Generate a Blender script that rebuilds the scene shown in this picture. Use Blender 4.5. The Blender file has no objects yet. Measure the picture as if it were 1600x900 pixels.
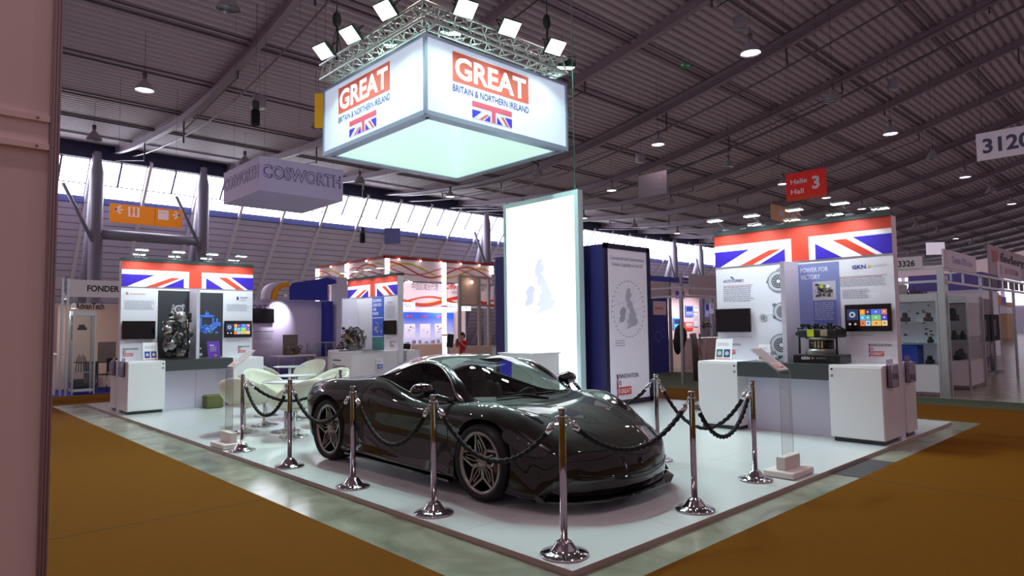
import bpy, bmesh, math, random
from mathutils import Vector, Matrix
from mathutils.bvhtree import BVHTree
C = bpy.context.scene.collection
PI = math.pi
R = math.radians

# ------------------------------------------------------------------ camera, world, light, exposure
cd = bpy.data.cameras.new('camera'); cam = bpy.data.objects.new('camera', cd); C.objects.link(cam)
_yaw, _pit, _rol = 0.756288, 0.0619495, -0.0132548
fw = Vector((math.sin(_yaw)*math.cos(_pit), math.cos(_yaw)*math.cos(_pit), math.sin(_pit)))
rt = Vector((math.cos(_yaw), -math.sin(_yaw), 0)); up = rt.cross(fw)
r2 = rt*math.cos(_rol)+up*math.sin(_rol); u2 = -rt*math.sin(_rol)+up*math.cos(_rol)
M = Matrix((r2, u2, -fw)).transposed().to_4x4(); M.translation = Vector((-3.046, -2.728, 1.506))
cam.matrix_world = M
cd.sensor_width = 36; cd.lens = 1028.38/1600*36; cd.clip_end = 400; cd.clip_start = .05
bpy.context.scene.camera = cam

w = bpy.data.worlds.new('hall_world'); bpy.context.scene.world = w; w.use_nodes = True
w.node_tree.nodes['Background'].inputs[0].default_value = (.60, .42, .50, 1)
w.node_tree.nodes['Background'].inputs[1].default_value = .50
vs = bpy.context.scene.view_settings
vs.view_transform = 'Standard'; vs.look = 'None'; vs.gamma = 1; vs.use_curve_mapping = False
vs.exposure = 0.0
bpy.context.scene.display_settings.display_device = 'sRGB'
FLOOD = 104.0      # watts of one sports floodlight on the truss
LAMP = 260.0       # watts of a lit hall lamp
ZP = .042          # platform top

# ------------------------------------------------------------------ materials
def lin(c):
    return tuple(((v/255)/12.92 if v <= 10 else ((v/255+.055)/1.055)**2.4) for v in c)
_m = {}
def mat(name, col, rough=.5, metal=0., coat=0., emit=0., spec=.5, noise=0., nscale=8., bump=0., alpha=None, ecol=None):
    if name in _m: return _m[name]
    m = bpy.data.materials.new(name); m.use_nodes = True; nt = m.node_tree; p = nt.nodes['Principled BSDF']
    c = lin(col)+(1,)
    p.inputs['Base Color'].default_value = c
    p.inputs['Roughness'].default_value = rough; p.inputs['Metallic'].default_value = metal
    p.inputs['Coat Weight'].default_value = coat; p.inputs['Coat Roughness'].default_value = .03
    p.inputs['Specular IOR Level'].default_value = spec
    if emit:
        p.inputs['Emission Color'].default_value = (lin(ecol)+(1,)) if ecol else c
        p.inputs['Emission Strength'].default_value = emit
    if noise or bump:
        tc = nt.nodes.new('ShaderNodeTexCoord'); n = nt.nodes.new('ShaderNodeTexNoise')
        n.inputs['Scale'].default_value = nscale; n.inputs['Detail'].default_value = 4
        nt.links.new(tc.outputs['Object'], n.inputs['Vector'])
        if noise:
            mx = nt.nodes.new('ShaderNodeMix'); mx.data_type = 'RGBA'
            mx.inputs[6].default_value = tuple(v*(1-noise) for v in c[:3])+(1,)
            mx.inputs[7].default_value = tuple(min(1, v*(1+noise)) for v in c[:3])+(1,)
            nt.links.new(n.outputs['Fac'], mx.inputs[0]); nt.links.new(mx.outputs[2], p.inputs['Base Color'])
        if bump:
            b = nt.nodes.new('ShaderNodeBump'); b.inputs['Strength'].default_value = bump; b.inputs['Distance'].default_value = .01
            nt.links.new(n.outputs['Fac'], b.inputs['Height']); nt.links.new(b.outputs['Normal'], p.inputs['Normal'])
    _m[name] = m; return m
def glass(name, tint=(235, 245, 245), refl=.10, rough=.02):
    """thin pane: tinted see-through with a fresnel reflection"""
    if name in _m: return _m[name]
    m = bpy.data.materials.new(name); m.use_nodes = True; nt = m.node_tree; nt.nodes.clear()
    o = nt.nodes.new('ShaderNodeOutputMaterial'); mx = nt.nodes.new('ShaderNodeMixShader')
    t = nt.nodes.new('ShaderNodeBsdfTransparent'); g = nt.nodes.new('ShaderNodeBsdfGlossy')
    t.inputs[0].default_value = lin(tint)+(1,); g.inputs['Roughness'].default_value = rough
    f = nt.nodes.new('ShaderNodeLayerWeight'); f.inputs['Blend'].default_value = .5
    pw = nt.nodes.new('ShaderNodeMath'); pw.operation = 'POWER'; pw.inputs[1].default_value = 4
    ma = nt.nodes.new('ShaderNodeMath'); ma.operation = 'MULTIPLY_ADD'; ma.inputs[1].default_value = .8; ma.inputs[2].default_value = refl*.5
    nt.links.new(f.outputs['Facing'], pw.inputs[0]); nt.links.new(pw.outputs[0], ma.inputs[0])
    nt.links.new(ma.outputs[0], mx.inputs[0]); nt.links.new(t.outputs[0], mx.inputs[1]); nt.links.new(g.outputs[0], mx.inputs[2])
    nt.links.new(mx.outputs[0], o.inputs[0]); _m[name] = m; return m

white = mat('white_laminate', (232, 234, 236), .35)
white_gloss = mat('white_gloss_panel', (212, 219, 218), .16, noise=.02, nscale=1.5)
lilac = mat('pale_lilac_laminate', (208, 204, 222), .5)
dgrey = mat('dark_grey_laminate', (62, 66, 68), .45)
black = mat('black_plastic', (12, 12, 14), .25)
blackm = mat('black_matt', (14, 14, 15), .7)
chrome = mat('chrome', (205, 205, 208), .08, 1.)
steel = mat('brushed_steel', (150, 148, 150), .3, 1.)
alu = mat('aluminium', (190, 194, 196), .35, .9)
alug = mat('anodised_grey', (150, 152, 158), .45, .5)
rope_m = mat('black_twisted_rope', (5, 5, 6), .8, bump=.5, nscale=60)
navy = mat('navy_fabric', (30, 26, 92), .55, noise=.08, nscale=3)
red = mat('print_red', (206, 66, 46), .5)
blue = mat('print_blue', (52, 26, 176), .5)
pwhite = mat('print_white', (242, 242, 246), .5)
pgrey = mat('print_grey', (150, 152, 170), .6)
plight = mat('print_light_grey', (188, 190, 204), .6)
pblack = mat('print_black', (24, 24, 28), .6)
pnavy = mat('print_navy', (36, 40, 120), .6)
clearg = glass('clear_acrylic', (255, 255, 255), .02)
showg = glass('showcase_glass', (226, 238, 236), .16)

# ------------------------------------------------------------------ mesh builder
class MB:
    def __init__(s): s.v = []; s.f = []; s.m = []; s.s = []; s.mats = []
    def mi(s, m):
        if m is None: return 0
        if m not in s.mats: s.mats.append(m)
        return s.mats.index(m)
    def add(s, vs, fs, m=None, smooth=False):
        b = len(s.v); s.v += [Vector(v) for v in vs]; k = s.mi(m)
        for f in fs: s.f.append([b+i for i in f]); s.m.append(k); s.s.append(smooth)
        return s
    def box(s, a, b, m=None):
        x0, y0, z0 = a; x1, y1, z1 = b
        if x0 > x1: x0, x1 = x1, x0
        if y0 > y1: y0, y1 = y1, y0
        if z0 > z1: z0, z1 = z1, z0
        v = [(x0,y0,z0),(x1,y0,z0),(x1,y1,z0),(x0,y1,z0),(x0,y0,z1),(x1,y0,z1),(x1,y1,z1),(x0,y1,z1)]
        return s.add(v, [(3,2,1,0),(4,5,6,7),(0,1,5,4),(1,2,6,5),(2,3,7,6),(3,0,4,7)], m)
    def rbox(s, a, b, r=.01, m=None, seg=2):
        """box with rounded edges"""
        bm = bmesh.new(); bmesh.ops.create_cube(bm, size=1)
        a = Vector(a); b = Vector(b); c = (a+b)/2; d = b-a
        for v in bm.verts: v.co = Vector((v.co.x*abs(d.x), v.co.y*abs(d.y), v.co.z*abs(d.z)))+c
        r = min(r, abs(d.x)*.49, abs(d.y)*.49, abs(d.z)*.49)
        bmesh.ops.bevel(bm, geom=bm.edges[:], offset=r, segments=seg, affect='EDGES', profile=.5)
        bm.verts.index_update(); s.add([v.co.copy() for v in bm.verts], [[v.index for v in f.verts] for f in bm.faces], m, r > .015); bm.free()
        return s
    def bar(s, p0, p1, w_, h_, m=None, upv=(0,0,1)):
        p0 = Vector(p0); p1 = Vector(p1); d = (p1-p0).normalized(); u = Vector(upv)
        if abs(d.dot(u)) > .98: u = Vector((1,0,0)) if abs(d.x) < .9 else Vector((0,1,0))
        x = d.cross(u).normalized()*w_/2; y = x.cross(d).normalized()*h_/2
        v = [p0-x-y, p0+x-y, p0+x+y, p0-x+y, p1-x-y, p1+x-y, p1+x+y, p1-x+y]
        return s.add(v, [(3,2,1,0),(4,5,6,7),(0,1,5,4),(1,2,6,5),(2,3,7,6),(3,0,4,7)], m)
    def tube(s, pts, r, n=10, m=None, cap=True, smooth=True, closed=False):
        pts = [Vector(p) for p in pts]; rs = r if isinstance(r, (list, tuple)) else [r]*len(pts)
        L = len(pts); t = []
        for i in range(L):
            a = pts[i-1] if (i or closed) else pts[0]; b = pts[(i+1) % L] if (i < L-1 or closed) else pts[-1]
            t.append((b-a).normalized())
        u = Vector((0,0,1)) if abs(t[0].z) < .9 else Vector((1,0,0))
        x = t[0].cross(u).normalized(); V = []
        for i in range(L):
            x = (x-t[i]*x.dot(t[i])).normalized(); y = t[i].cross(x)
            for k in range(n):
                a = 2*PI*k/n; V.append(pts[i]+x*math.cos(a)*rs[i]+y*math.sin(a)*rs[i])
        F = []
        for i in range(L if closed else L-1):
            j = (i+1) % L
            for k in range(n): F.append((i*n+k, i*n+(k+1) % n, j*n+(k+1) % n, j*n+k))
        if cap and not closed: F.append(tuple(range(n))[::-1]); F.append(tuple((L-1)*n+k for k in range(n)))
        return s.add(V, F, m, smooth)
    def lathe(s, prof, n=24, m=None, c=(0,0,0), axis='z', smooth=True):
        c = Vector(c); V = []; F = []; L = len(prof)
        for (r, h) in prof:
            for k in range(n):
                a = 2*PI*k/n; x, y = r*math.cos(a), r*math.sin(a)
                V.append(c+(Vector((x, y, h)) if axis == 'z' else Vector((h, x, y)) if axis == 'x' else Vector((x, h, y))))
        for i in range(L-1):
            for k in range(n):
                q = (i*n+k, i*n+(k+1) % n, (i+1)*n+(k+1) % n, (i+1)*n+k)
                F.append(q[::-1] if axis == 'y' else q)
        return s.add(V, F, m, smooth)
    def ball(s, c, r, m=None, n=12, k=8):
        rx, ry, rz = r if isinstance(r, (tuple, list)) else (r, r, r); c = Vector(c); V = []; F = []
        for i in range(k+1):
            t = PI*i/k
            for j in range(n):
                a = 2*PI*j/n; V.append(c+Vector((rx*math.sin(t)*math.cos(a), ry*math.sin(t)*math.sin(a), rz*math.cos(t))))
        for i in range(k):
            for j in range(n): F.append((i*n+j, (i+1)*n+j, (i+1)*n+(j+1) % n, i*n+(j+1) % n))
        return s.add(V, F, m, True)
    def poly(s, pts, m=None): return s.add(pts, [tuple(range(len(pts)))], m)
    def pp(s, uv, y=0., m=None):
        """flat print on a wall facing -Y: polygon in (x, z)"""
        return s.poly([(u, y, v) for u, v in uv], m)
    def prect(s, u0, v0, u1, v1, y=0., m=None): return s.pp([(u0,v0),(u1,v0),(u1,v1),(u0,v1)], y, m)
    def pdisc(s, cu, cv, r, y=0., m=None, n=20, ry=None):
        return s.pp([(cu+r*math.cos(2*PI*k/n), cv+(ry or r)*math.sin(2*PI*k/n)) for k in range(n)], y, m)
    def text(s, txt, u, v, h, y=0., m=None, bold=0., width=None, align='L', rot=0.):
        """lettering on a wall facing -Y, cap height h, baseline at (u, v)"""
        V, F, W = text_geo(txt, bold); k = h/CAP; kx = k if not width else width/max(W, 1e-6)
        off = 0 if align == 'L' else -W*kx/2 if align == 'C' else -W*kx
        out = []
        for (a, b) in V:
            x, z = a*kx+off, b*k
            out.append((u+x*math.cos(rot)-z*math.sin(rot), y, v+x*math.sin(rot)+z*math.cos(rot)))
        return s.add(out, F, m)
    def para(s, u0, v0, u1, v1, y=0., m=None, lh=.02, seed=0, th=.35):
        """block of print too small to read: broken lines of words"""
        rg = random.Random(seed); z = v1
        while z-lh > v0:
            x = u0; last = u1-rg.random()*.12*(u1-u0)
            while x < last:
                wd = min(rg.uniform(.5, 2.2)*lh, last-x); s.prect(x, z-lh*th, x+wd, z, y, m); x += wd+lh*.35
            z -= lh
        return s
    def xf(s, M_): s.v = [M_ @ v for v in s.v]; return s
    def build(s, name, m=None, parent=None, off=None):
        me = bpy.data.meshes.new(name); vs_ = s.v
        if off is not None: o_ = Vector(off); vs_ = [v-o_ for v in vs_]
        me.from_pydata([tuple(v) for v in vs_], [], s.f)
        ms = s.mats or [m]
        for q in ms: me.materials.append(q or m)
        if s.mats: me.polygons.foreach_set('material_index', s.m)
        me.polygons.foreach_set('use_smooth', s.s)
        me.update()
        o = bpy.data.objects.new(name, me); C.objects.link(o)
        if parent is not None: o.parent = parent
        return o
CAP = .7
_tg = {}
def text_geo(txt, bold=0.):
    key = (txt, bold)
    if key in _tg: return _tg[key]
    cu = bpy.data.curves.new('t', 'FONT'); cu.body = txt; cu.size = 1; cu.offset = bold; cu.resolution_u = 3
    ob = bpy.data.objects.new('t', cu); me = ob.to_mesh()
    V = [(v.co.x, v.co.y) for v in me.vertices]; F = [tuple(p.vertices) for p in me.polygons]
    ob.to_mesh_clear(); bpy.data.objects.remove(ob); bpy.data.curves.remove(cu)
    x0 = min((a for a, b in V), default=0); W = max((a for a, b in V), default=1)-x0
    V = [(a-x0, b) for a, b in V]; _tg[key] = (V, F, W); return _tg[key]

def tag(o, label=None, cat=None, group=None, kind=None):
    if label: o['label'] = label
    if cat: o['category'] = cat
    if group: o['group'] = group
    if kind: o['kind'] = kind
    return o
def root(name, loc, label, cat, rz=0., group=None):
    o = bpy.data.objects.new(name, None); C.objects.link(o); o.location = loc; o.rotation_euler = (0,0,rz); o.empty_display_size = .1
    return tag(o, label, cat, group)
def copy_tree(o, parent=None):
    c = o.copy(); C.objects.link(c)
    if parent is not None: c.parent = parent
    for ch in [q for q in bpy.data.objects if q.parent == o]: copy_tree(ch, c)
    return c
def struct(name, mb, m=None, parent=None):
    o = mb.build(name, m, parent)
    if parent is None: o['kind'] = 'structure'
    return o
def crom(P, t):
    """Catmull-Rom through list of tuples, t in 0..len-1"""
    n = len(P); i = min(int(t), n-2); f = t-i
    p0 = P[i-1] if i > 0 else tuple(2*a-b for a, b in zip(P[0], P[1])); p1 = P[i]; p2 = P[i+1]
    p3 = P[i+2] if i+2 < n else tuple(2*a-b for a, b in zip(P[-1], P[-2]))
    return tuple(.5*((2*b)+(-a+c)*f+(2*a-5*b+4*c-d)*f*f+(-a+3*b-3*c+d)*f**3) for a, b, c, d in zip(p0, p1, p2, p3))
# ------------------------------------------------------------------ the hall
carpet = mat('orange_carpet', (108, 68, 6), .95, spec=.08, noise=.25, nscale=120, bump=.3)
def conc():
    m = bpy.data.materials.new('polished_concrete'); m.use_nodes = True; nt = m.node_tree; p = nt.nodes['Principled BSDF']
    tc = nt.nodes.new('ShaderNodeTexCoord'); n = nt.nodes.new('ShaderNodeTexNoise'); n.inputs['Scale'].default_value = 1.6
    n.inputs['Detail'].default_value = 6; n.inputs['Distortion'].default_value = .8
    cr = nt.nodes.new('ShaderNodeValToRGB'); cr.color_ramp.elements[0].position = .3; cr.color_ramp.elements[1].position = .75
    cr.color_ramp.elements[0].color = lin((110, 114, 94))+(1,); cr.color_ramp.elements[1].color = lin((164, 168, 148))+(1,)
    nt.links.new(tc.outputs['Object'], n.inputs['Vector']); nt.links.new(n.outputs['Fac'], cr.inputs[0]); nt.links.new(cr.outputs[0], p.inputs['Base Color'])
    p.inputs['Roughness'].default_value = .22; return m
conc = conc()
struct('floor', MB().box((-14,-14,-.25),(118,50,0)), conc)
def carpet_piece(name, a, b, m, label):
    o = MB().box((a[0],a[1],.0),(b[0],b[1],.006)).build(name, m); o['kind'] = 'structure'; return o
green_c = mat('dull_green_carpet', (66, 76, 54), .95, noise=.2, nscale=90)
blue_c = mat('blue_carpet', (34, 44, 150), .95)
CARP = [('floor_carpet_aisle', (-14,-14), (-.53, 16.6), carpet), ('floor_carpet_front', (-.53,-14), (8.9,-.29), carpet),
        ('floor_carpet_side', (8.9,-14), (11.0,9.5), carpet), ('floor_carpet_back', (-.53,14.2), (8.2,16.6), carpet),
        ('floor_carpet_green', (11.0,-14), (12.3,16), green_c), ('floor_carpet_green_aisle', (12.3,2.6), (16,9.6), green_c),
        ('floor_carpet_stand_blue', (-6,16.65), (3.2,22), blue_c), ('floor_carpet_far', (17,-10), (19,0.4), green_c)]
for n_, a, b, m_ in CARP: carpet_piece(n_, a, b, m_, '')
seam = mat('carpet_seam', (70, 46, 14), .95)
mb = MB()
for y in (-1.9, -5.9): mb.box((-.53,y,.0062),(11,y+.012,.0075))
for x in (-2.6,-4.6): mb.box((x,-14,.0062),(x+.012,16.6,.0075))
for y in (3.2,): mb.box((-14,y,.0062),(-.53,y+.01,.0075))
for x in (3.9,): mb.box((x,-14,.0062),(x+.012,-.29,.0075))
struct('floor_carpet_seams', mb, seam)
struct('floor_duct_cover', MB().box((3.93,-.29,.001),(4.95,0,.004)), mat('duct_cover', (62, 62, 66), .5))

# ceiling: hanging roof, trapezoid sheet, profile z(y) of the beam undersides
PR = [(-14, 19.4), (-8, 17.8), (-2, 16.1), (2, 15.0), (5.8, 14.0), (9.7, 13.0), (12.8, 12.3), (16, 11.7), (18.5, 11.25), (21, 10.9), (24.5, 10.55), (28, 10.5), (32, 10.75), (35.5, 11.05), (39.6, 11.6)]
def zb(y):
    for i in range(len(PR)-1):
        if PR[i][0] <= y <= PR[i+1][0]:
            t = (y-PR[i][0])/(PR[i+1][0]-PR[i][0]); return crom(PR, i+t)[1]
    return PR[0][1] if y < PR[0][0] else PR[-1][1]
ceil_m = mat('trapezoid_sheet', (192, 180, 188), .5)
beam_m = mat('roof_beam_paint', (150, 136, 146), .5)
mb = MB(); X0, X1 = -10., 118.; y = -14.; V = []; P = .32
while y < 39.5:
    for dy, dz in ((0, 0), (.11, 0), (.16, .13), (.27, .13)): V.append((y+dy, zb(y+dy)+.5+dz))
    y += P
vv = []; ff = []
for a, b in V: vv += [(X0, a, b), (X1, a, b)]
for i in range(len(V)-1): ff.append((2*i, 2*i+1, 2*i+3, 2*i+2))
mb.add(vv, ff); struct('ceiling', mb, ceil_m)
mb = MB()   # dark service slots in the sheet, every few metres
for y in (1.2, 4.9, 8.6, 12.2, 15.8, 19.5, 23.2, 27, 31, 35):
    z = zb(y)+.49; mb.box((X0, y, z-.05), (X1, y+.05, z)); mb.box((X0, y+.34, zb(y+.34)+.42), (X1, y+.39, zb(y+.34)+.49))
struct('trim_roof_slots', mb, mat('slot_dark', (96, 84, 94), .6))
ys = [-14+i*1.0 for i in range(54)]+[39.5]
def ibeam(x):
    mb = MB(); sec = [(-.12, .08), (.12, .08), (.12, .11), (.02, .13), (.02, .45), (.12, .47), (.12, .5), (-.12, .5), (-.12, .47), (-.02, .45), (-.02, .13), (-.12, .11)]
    n = len(sec); V = [(x+a, y, zb(y)+b) for y in ys for a, b in sec]; F = []
    for i in range(len(ys)-1):
        for k in range(n): F.append((i*n+k, i*n+(k+1) % n, (i+1)*n+(k+1) % n, (i+1)*n+k))
    mb.add(V, F); return mb
for k in range(0, 19):
    x = 5.8+6.13*k
    if x > 117: break
    struct('trim_roof_beam', ibeam(x), beam_m)
# sprinkler pipes / cable trays that follow the beams
mb = MB()
for x, dz, r in ((23.3,-.25,.10),(25.4,-.5,.05),(29.4,-.55,.05),(31.2,-.6,.07),(31.9,-.3,.05),(48,-.5,.06),(6.6,-.28,.035),(66,-.6,.08)):
    mb.tube([(x, yy, zb(yy)+.35+dz) for yy in ys[2::2]], r, 6)
struct('trim_ceiling_pipes', mb, mat('pipe_grey', (120, 112, 120), .4, .3))
mb = MB(); rg = random.Random(5)
for x in (5.8, 11.9, 18.1, 24.2, 30.3, 36.4, 42.6):
    for y in (3, 9, 15, 21, 27, 33):
        L = rg.uniform(.2, .9); mb.box((x-.03, y-.03, zb(y)-L), (x+.03, y+.03, zb(y)+.1))
        if rg.random() < .6: mb.bar((x, y, zb(y)-L+.05), (x, y+5.8, zb(y+5.8)-.3), .04, .04)
struct('trim_beam_hangers', mb, mat('hanger_grey', (78, 72, 80), .5))

# back wall: leaning outwards downwards, window strip above
def yw(z): return 39.0+(11.4-z)*.8
wall_m = mat('wall_cladding', (232, 218, 244), .7, noise=.06, nscale=.6)
wv = []
mb = MB()
for z0, z1 in ((0, 9.15),): mb.poly([(-14, yw(z0), z0), (118, yw(z0), z0), (118, yw(z1), z1), (-14, yw(z1), z1)])
struct('wall_back', mb, wall_m)
mb = MB()   # thin cladding joints
for i in range(24):
    z = .5+i*.37; mb.poly([(-14, yw(z)-.012, z), (118, yw(z)-.012, z), (118, yw(z+.03)-.012, z+.03), (-14, yw(z+.03)-.012, z+.03)])
struct('trim_wall_joints', mb, mat('joint_grey', (92, 86, 98), .7))
soff = mat('dark_blue_soffit', (44, 42, 78), .6)
struct('trim_soffit', MB().box((-14, 38.9, 11.15), (118, 40.2, 12.3)), soff)
struct('trim_window_sill', MB().box((-14, yw(9.25)-.12, 8.95), (118, yw(9.25)+.3, 9.27)), mat('blue_sill', (70, 74, 130), .5))
pane = mat('daylight_pane', (255, 255, 255), .4, emit=12, ecol=(240, 240, 255))
frame_m = mat('window_frame', (96, 96, 120), .5)
x = -12.4; k = 0
while x < 116:
    k += 1; z0, z1 = 9.3, 11.15
    wnd = MB().poly([(x+.14, yw(z0), z0), (x+2.72, yw(z0), z0), (x+2.72, yw(z1), z1), (x+.14, yw(z1), z1)])
    o = struct('window_%d' % k, wnd, pane)
    fr = MB()
    for zz in (z0, 9.95, z1): fr.bar((x, yw(zz)-.04, zz), (x+2.86, yw(zz)-.04, zz), .07, .06)
    fr.bar((x+1.43, yw(9.95)-.04, 9.95), (x+1.43, yw(z1)-.04, z1), .1, .1)
    fr.build('window_frame', frame_m, o)
    x += 2.86
rib = MB(); x = -12.4; rib_m = mat('wall_rib', (240, 232, 240), .5)
while x < 117:
    rib.bar((x, yw(0)-.15, 0), (x, yw(11.4)-.15, 11.4), .16, .3); x += 2.86
struct('trim_wall_ribs', rib, rib_m)
col_m = mat('column_paint', (132, 126, 142), .4)
for x in (4.9, 10.45, 33.2, 38.8, 61.5, 67.1, 90, 95.6):
    mb = MB().lathe([(.34, 0), (.34, 10.4), (.2, 11.1), (.2, 11.5)], 20, c=(x, 38.7, 0))
    mb.tube([(x, 38.9, 9.6), (x-.0, 42.6, 0)], .3, 14)
    mb.tube([(x-.1, 38.5, 6.4), (x-1.6, 38.4, 9.5)], .1, 8)
    struct('trim_column', mb, col_m)
for x in (4.9, 33.2, 61.5, 90):
    struct('trim_column_tie', MB().tube([(x, 38.7, 7.0), (x+5.6, 38.7, 7.0)], .27, 14), col_m)
struct('wall_right', MB().box((118, -14, 0), (118.3, 48, 9)), wall_m)
mb = MB()
for i in range(12): mb.poly([(117.9, -12+i*4.4, 4), (117.9, -8.2+i*4.4, 4), (117.9, -8.2+i*4.4, 9), (117.9, -12+i*4.4, 9)])
struct('window_far', mb, mat('far_daylight', (255,255,255), .5, emit=1.4, ecol=(225, 222, 240)))

# left foreground: the end of a shell-scheme wall close to the camera
ls = mat('beige_stand_board', (226, 206, 200), .7, noise=.03, nscale=3)
b = root('partition_wall', (-3.4, .78, 0), 'beige partition wall with aluminium edge post, at the left edge of the photo', 'partition wall')
MB().box((-4.9, .765, 0), (-2.56, .80, 3.6)).build('board', ls, b, off=b.location)
mb = MB()
for z in (2.33, 2.455): mb.box((-4.9, .738, z-.013), (-2.565, .765, z+.013))
mb.box((-4.9, .757, 2.343), (-2.565, .765, 2.442))
mb.build('rail', mat('beige_rail', (234, 214, 208), .5), b, off=b.location)
mb = MB()
for z in (2.33, 2.455): mb.lathe([(.006, 0), (.005, -.004), (0, -.004)], 10, c=(-2.61, .738, z), axis='y')
mb.build('rivet', steel, b, off=b.location)
mb = MB().box((-2.563, .745, 0), (-2.527, .82, 3.6))
for i in range(3): mb.box((-2.556+i*.0115, .737, 0), (-2.550+i*.0115, .746, 3.6))
mb.build('edge_post', mat('post_pinkish', (165, 145, 145), .4, .6), b, off=b.location)

# ------------------------------------------------------------------ platform
plat = MB().box((0, 0, 0), (8.45, 13.75, ZP-.002))
o = root('exhibition_platform', (4.2, 6.7, 0), 'low glossy white platform floor under the whole national stand', 'platform')
plat.build('deck', white_gloss, o, off=o.location)
mb = MB(); mb.box((-.004, -.004, .004), (8.454, 0, ZP)); mb.box((-.004, 0, .004), (0, 13.75, ZP)); mb.box((8.45, 0, .004), (8.454, 13.75, ZP))
mb.build('edge_strip', mat('platform_edge', (170, 150, 140), .4), o, off=o.location)
mb = MB()
for x in (1.2, 3.6, 6.0): mb.box((x, 0, ZP-.002), (x+.004, 13.75, ZP-.0014))
for y in (1.1, 3.5, 5.9, 8.3, 10.7): mb.box((0, y, ZP-.002), (8.45, y+.004, ZP-.0014))
mb.build('joint', mat('deck_joint', (176, 184, 182), .4), o, off=o.location)
# ------------------------------------------------------------------ the car (nose towards -Y); local: +X = car's left, y = distance behind the nose datum
CX, CYY = 1.58, .52
paint = mat('dark_bronze_paint', (20, 18, 11), .5, 0., coat=.8, spec=.12)
_p = paint.node_tree.nodes['Principled BSDF']; _p.inputs['Coat Roughness'].default_value = .02
carblack = mat('gloss_black_trim', (5, 5, 6), .12, coat=.6)
well = mat('wheel_well', (5, 5, 5), .8)
glassd = glass('car_side_glass', (188, 200, 194), .10, .01)
glassw = glass('car_windscreen_glass', (222, 238, 228), .16, .01)
ROWS = [
 [(.14,0,.46),(.36,0,.585),(.70,0,.675),(.98,0,.725),(1.20,0,.77),(1.62,0,.985),(2.03,0,1.155),(2.40,0,1.196),(2.85,0,1.178),(3.2,0,1.12),(3.5,0,1.03),(3.85,0,.935),(4.3,0,.885),(4.60,0,.865)],
 [(.17,.3,.46),(.38,.3,.59),(.71,.3,.695),(1.0,.3,.745),(1.25,.32,.778),(1.64,.31,.98),(2.03,.28,1.148),(2.4,.27,1.188),(2.85,.26,1.165),(3.2,.26,1.10),(3.5,.27,1.01),(3.85,.29,.92),(4.3,.3,.88),(4.58,.3,.86)],
 [(.27,.56,.455),(.45,.56,.57),(.76,.54,.695),(1.07,.56,.755),(1.42,.67,.797),(1.73,.605,.955),(2.03,.53,1.095),(2.4,.50,1.15),(2.85,.47,1.105),(3.2,.45,1.03),(3.5,.45,.94),(3.85,.48,.88),(4.3,.5,.875),(4.54,.5,.855)],
 [(.40,.70,.45),(.55,.68,.57),(.80,.68,.73),(1.10,.70,.80),(1.56,.745,.792),(1.80,.69,.98),(2.08,.63,1.108),(2.42,.62,1.110),(2.84,.655,1.003),(3.10,.70,.948),(3.45,.62,.90),(3.85,.63,.885),(4.28,.64,.865),(4.48,.64,.85)],
 [(.48,.76,.44),(.62,.76,.56),(.86,.77,.72),(1.14,.78,.815),(1.58,.77,.788),(1.82,.79,.775),(2.08,.80,.79),(2.42,.79,.858),(2.78,.755,.932),(3.09,.72,.943),(3.45,.73,.905),(3.85,.74,.905),(4.28,.73,.86),(4.45,.72,.84)],
 [(.54,.80,.42),(.68,.82,.54),(.90,.86,.67),(1.14,.87,.775),(1.5,.86,.765),(1.8,.86,.745),(2.08,.855,.755),(2.42,.85,.81),(2.8,.83,.88),(3.12,.80,.91),(3.45,.83,.905),(3.85,.85,.89),(4.25,.83,.83),(4.42,.80,.80)],
 [(.58,.84,.36),(.70,.88,.45),(.90,.935,.55),(1.12,.955,.665),(1.5,.935,.66),(1.85,.92,.66),(2.15,.93,.675),(2.5,.935,.71),(2.85,.93,.74),(3.15,.925,.76),(3.5,.95,.77),(3.85,.97,.76),(4.2,.94,.70),(4.42,.87,.68)],
 [(.56,.85,.28),(.68,.91,.34),(.88,.955,.40),(1.12,.965,.48),(1.5,.90,.46),(1.85,.885,.45),(2.15,.89,.45),(2.5,.905,.45),(2.85,.91,.46),(3.15,.92,.48),(3.5,.955,.5),(3.85,.975,.5),(4.2,.95,.48),(4.42,.86,.48)],
 [(.50,.84,.17),(.62,.90,.19),(.85,.95,.2),(1.12,.965,.25),(1.5,.93,.25),(1.85,.935,.24),(2.15,.94,.23),(2.5,.95,.24),(2.85,.955,.25),(3.15,.955,.27),(3.5,.965,.28),(3.85,.97,.28),(4.2,.93,.3),(4.42,.83,.32)],
 [(.46,.80,.10),(.6,.86,.10),(.85,.9,.11),(1.12,.92,.12),(1.5,.91,.13),(1.85,.91,.13),(2.15,.91,.13),(2.5,.91,.13),(2.85,.91,.135),(3.15,.92,.14),(3.5,.93,.15),(3.85,.93,.17),(4.2,.88,.22),(4.42,.78,.26)],
 [(.24,.5,.10),(.42,.5,.10),(.8,.5,.10),(1.1,.5,.11),(1.5,.5,.11),(1.85,.5,.11),(2.15,.5,.11),(2.5,.5,.11),(2.85,.5,.11),(3.15,.5,.12),(3.5,.5,.13),(3.85,.5,.16),(4.25,.5,.2),(4.54,.45,.26)],
 [(.14,0,.10),(.4,0,.10),(.8,0,.10),(1.1,0,.11),(1.5,0,.11),(1.85,0,.11),(2.15,0,.11),(2.5,0,.11),(2.85,0,.11),(3.15,0,.12),(3.5,0,.13),(3.85,0,.16),(4.3,0,.2),(4.6,0,.28)]]
NI, NJ = 6, 5
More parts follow.
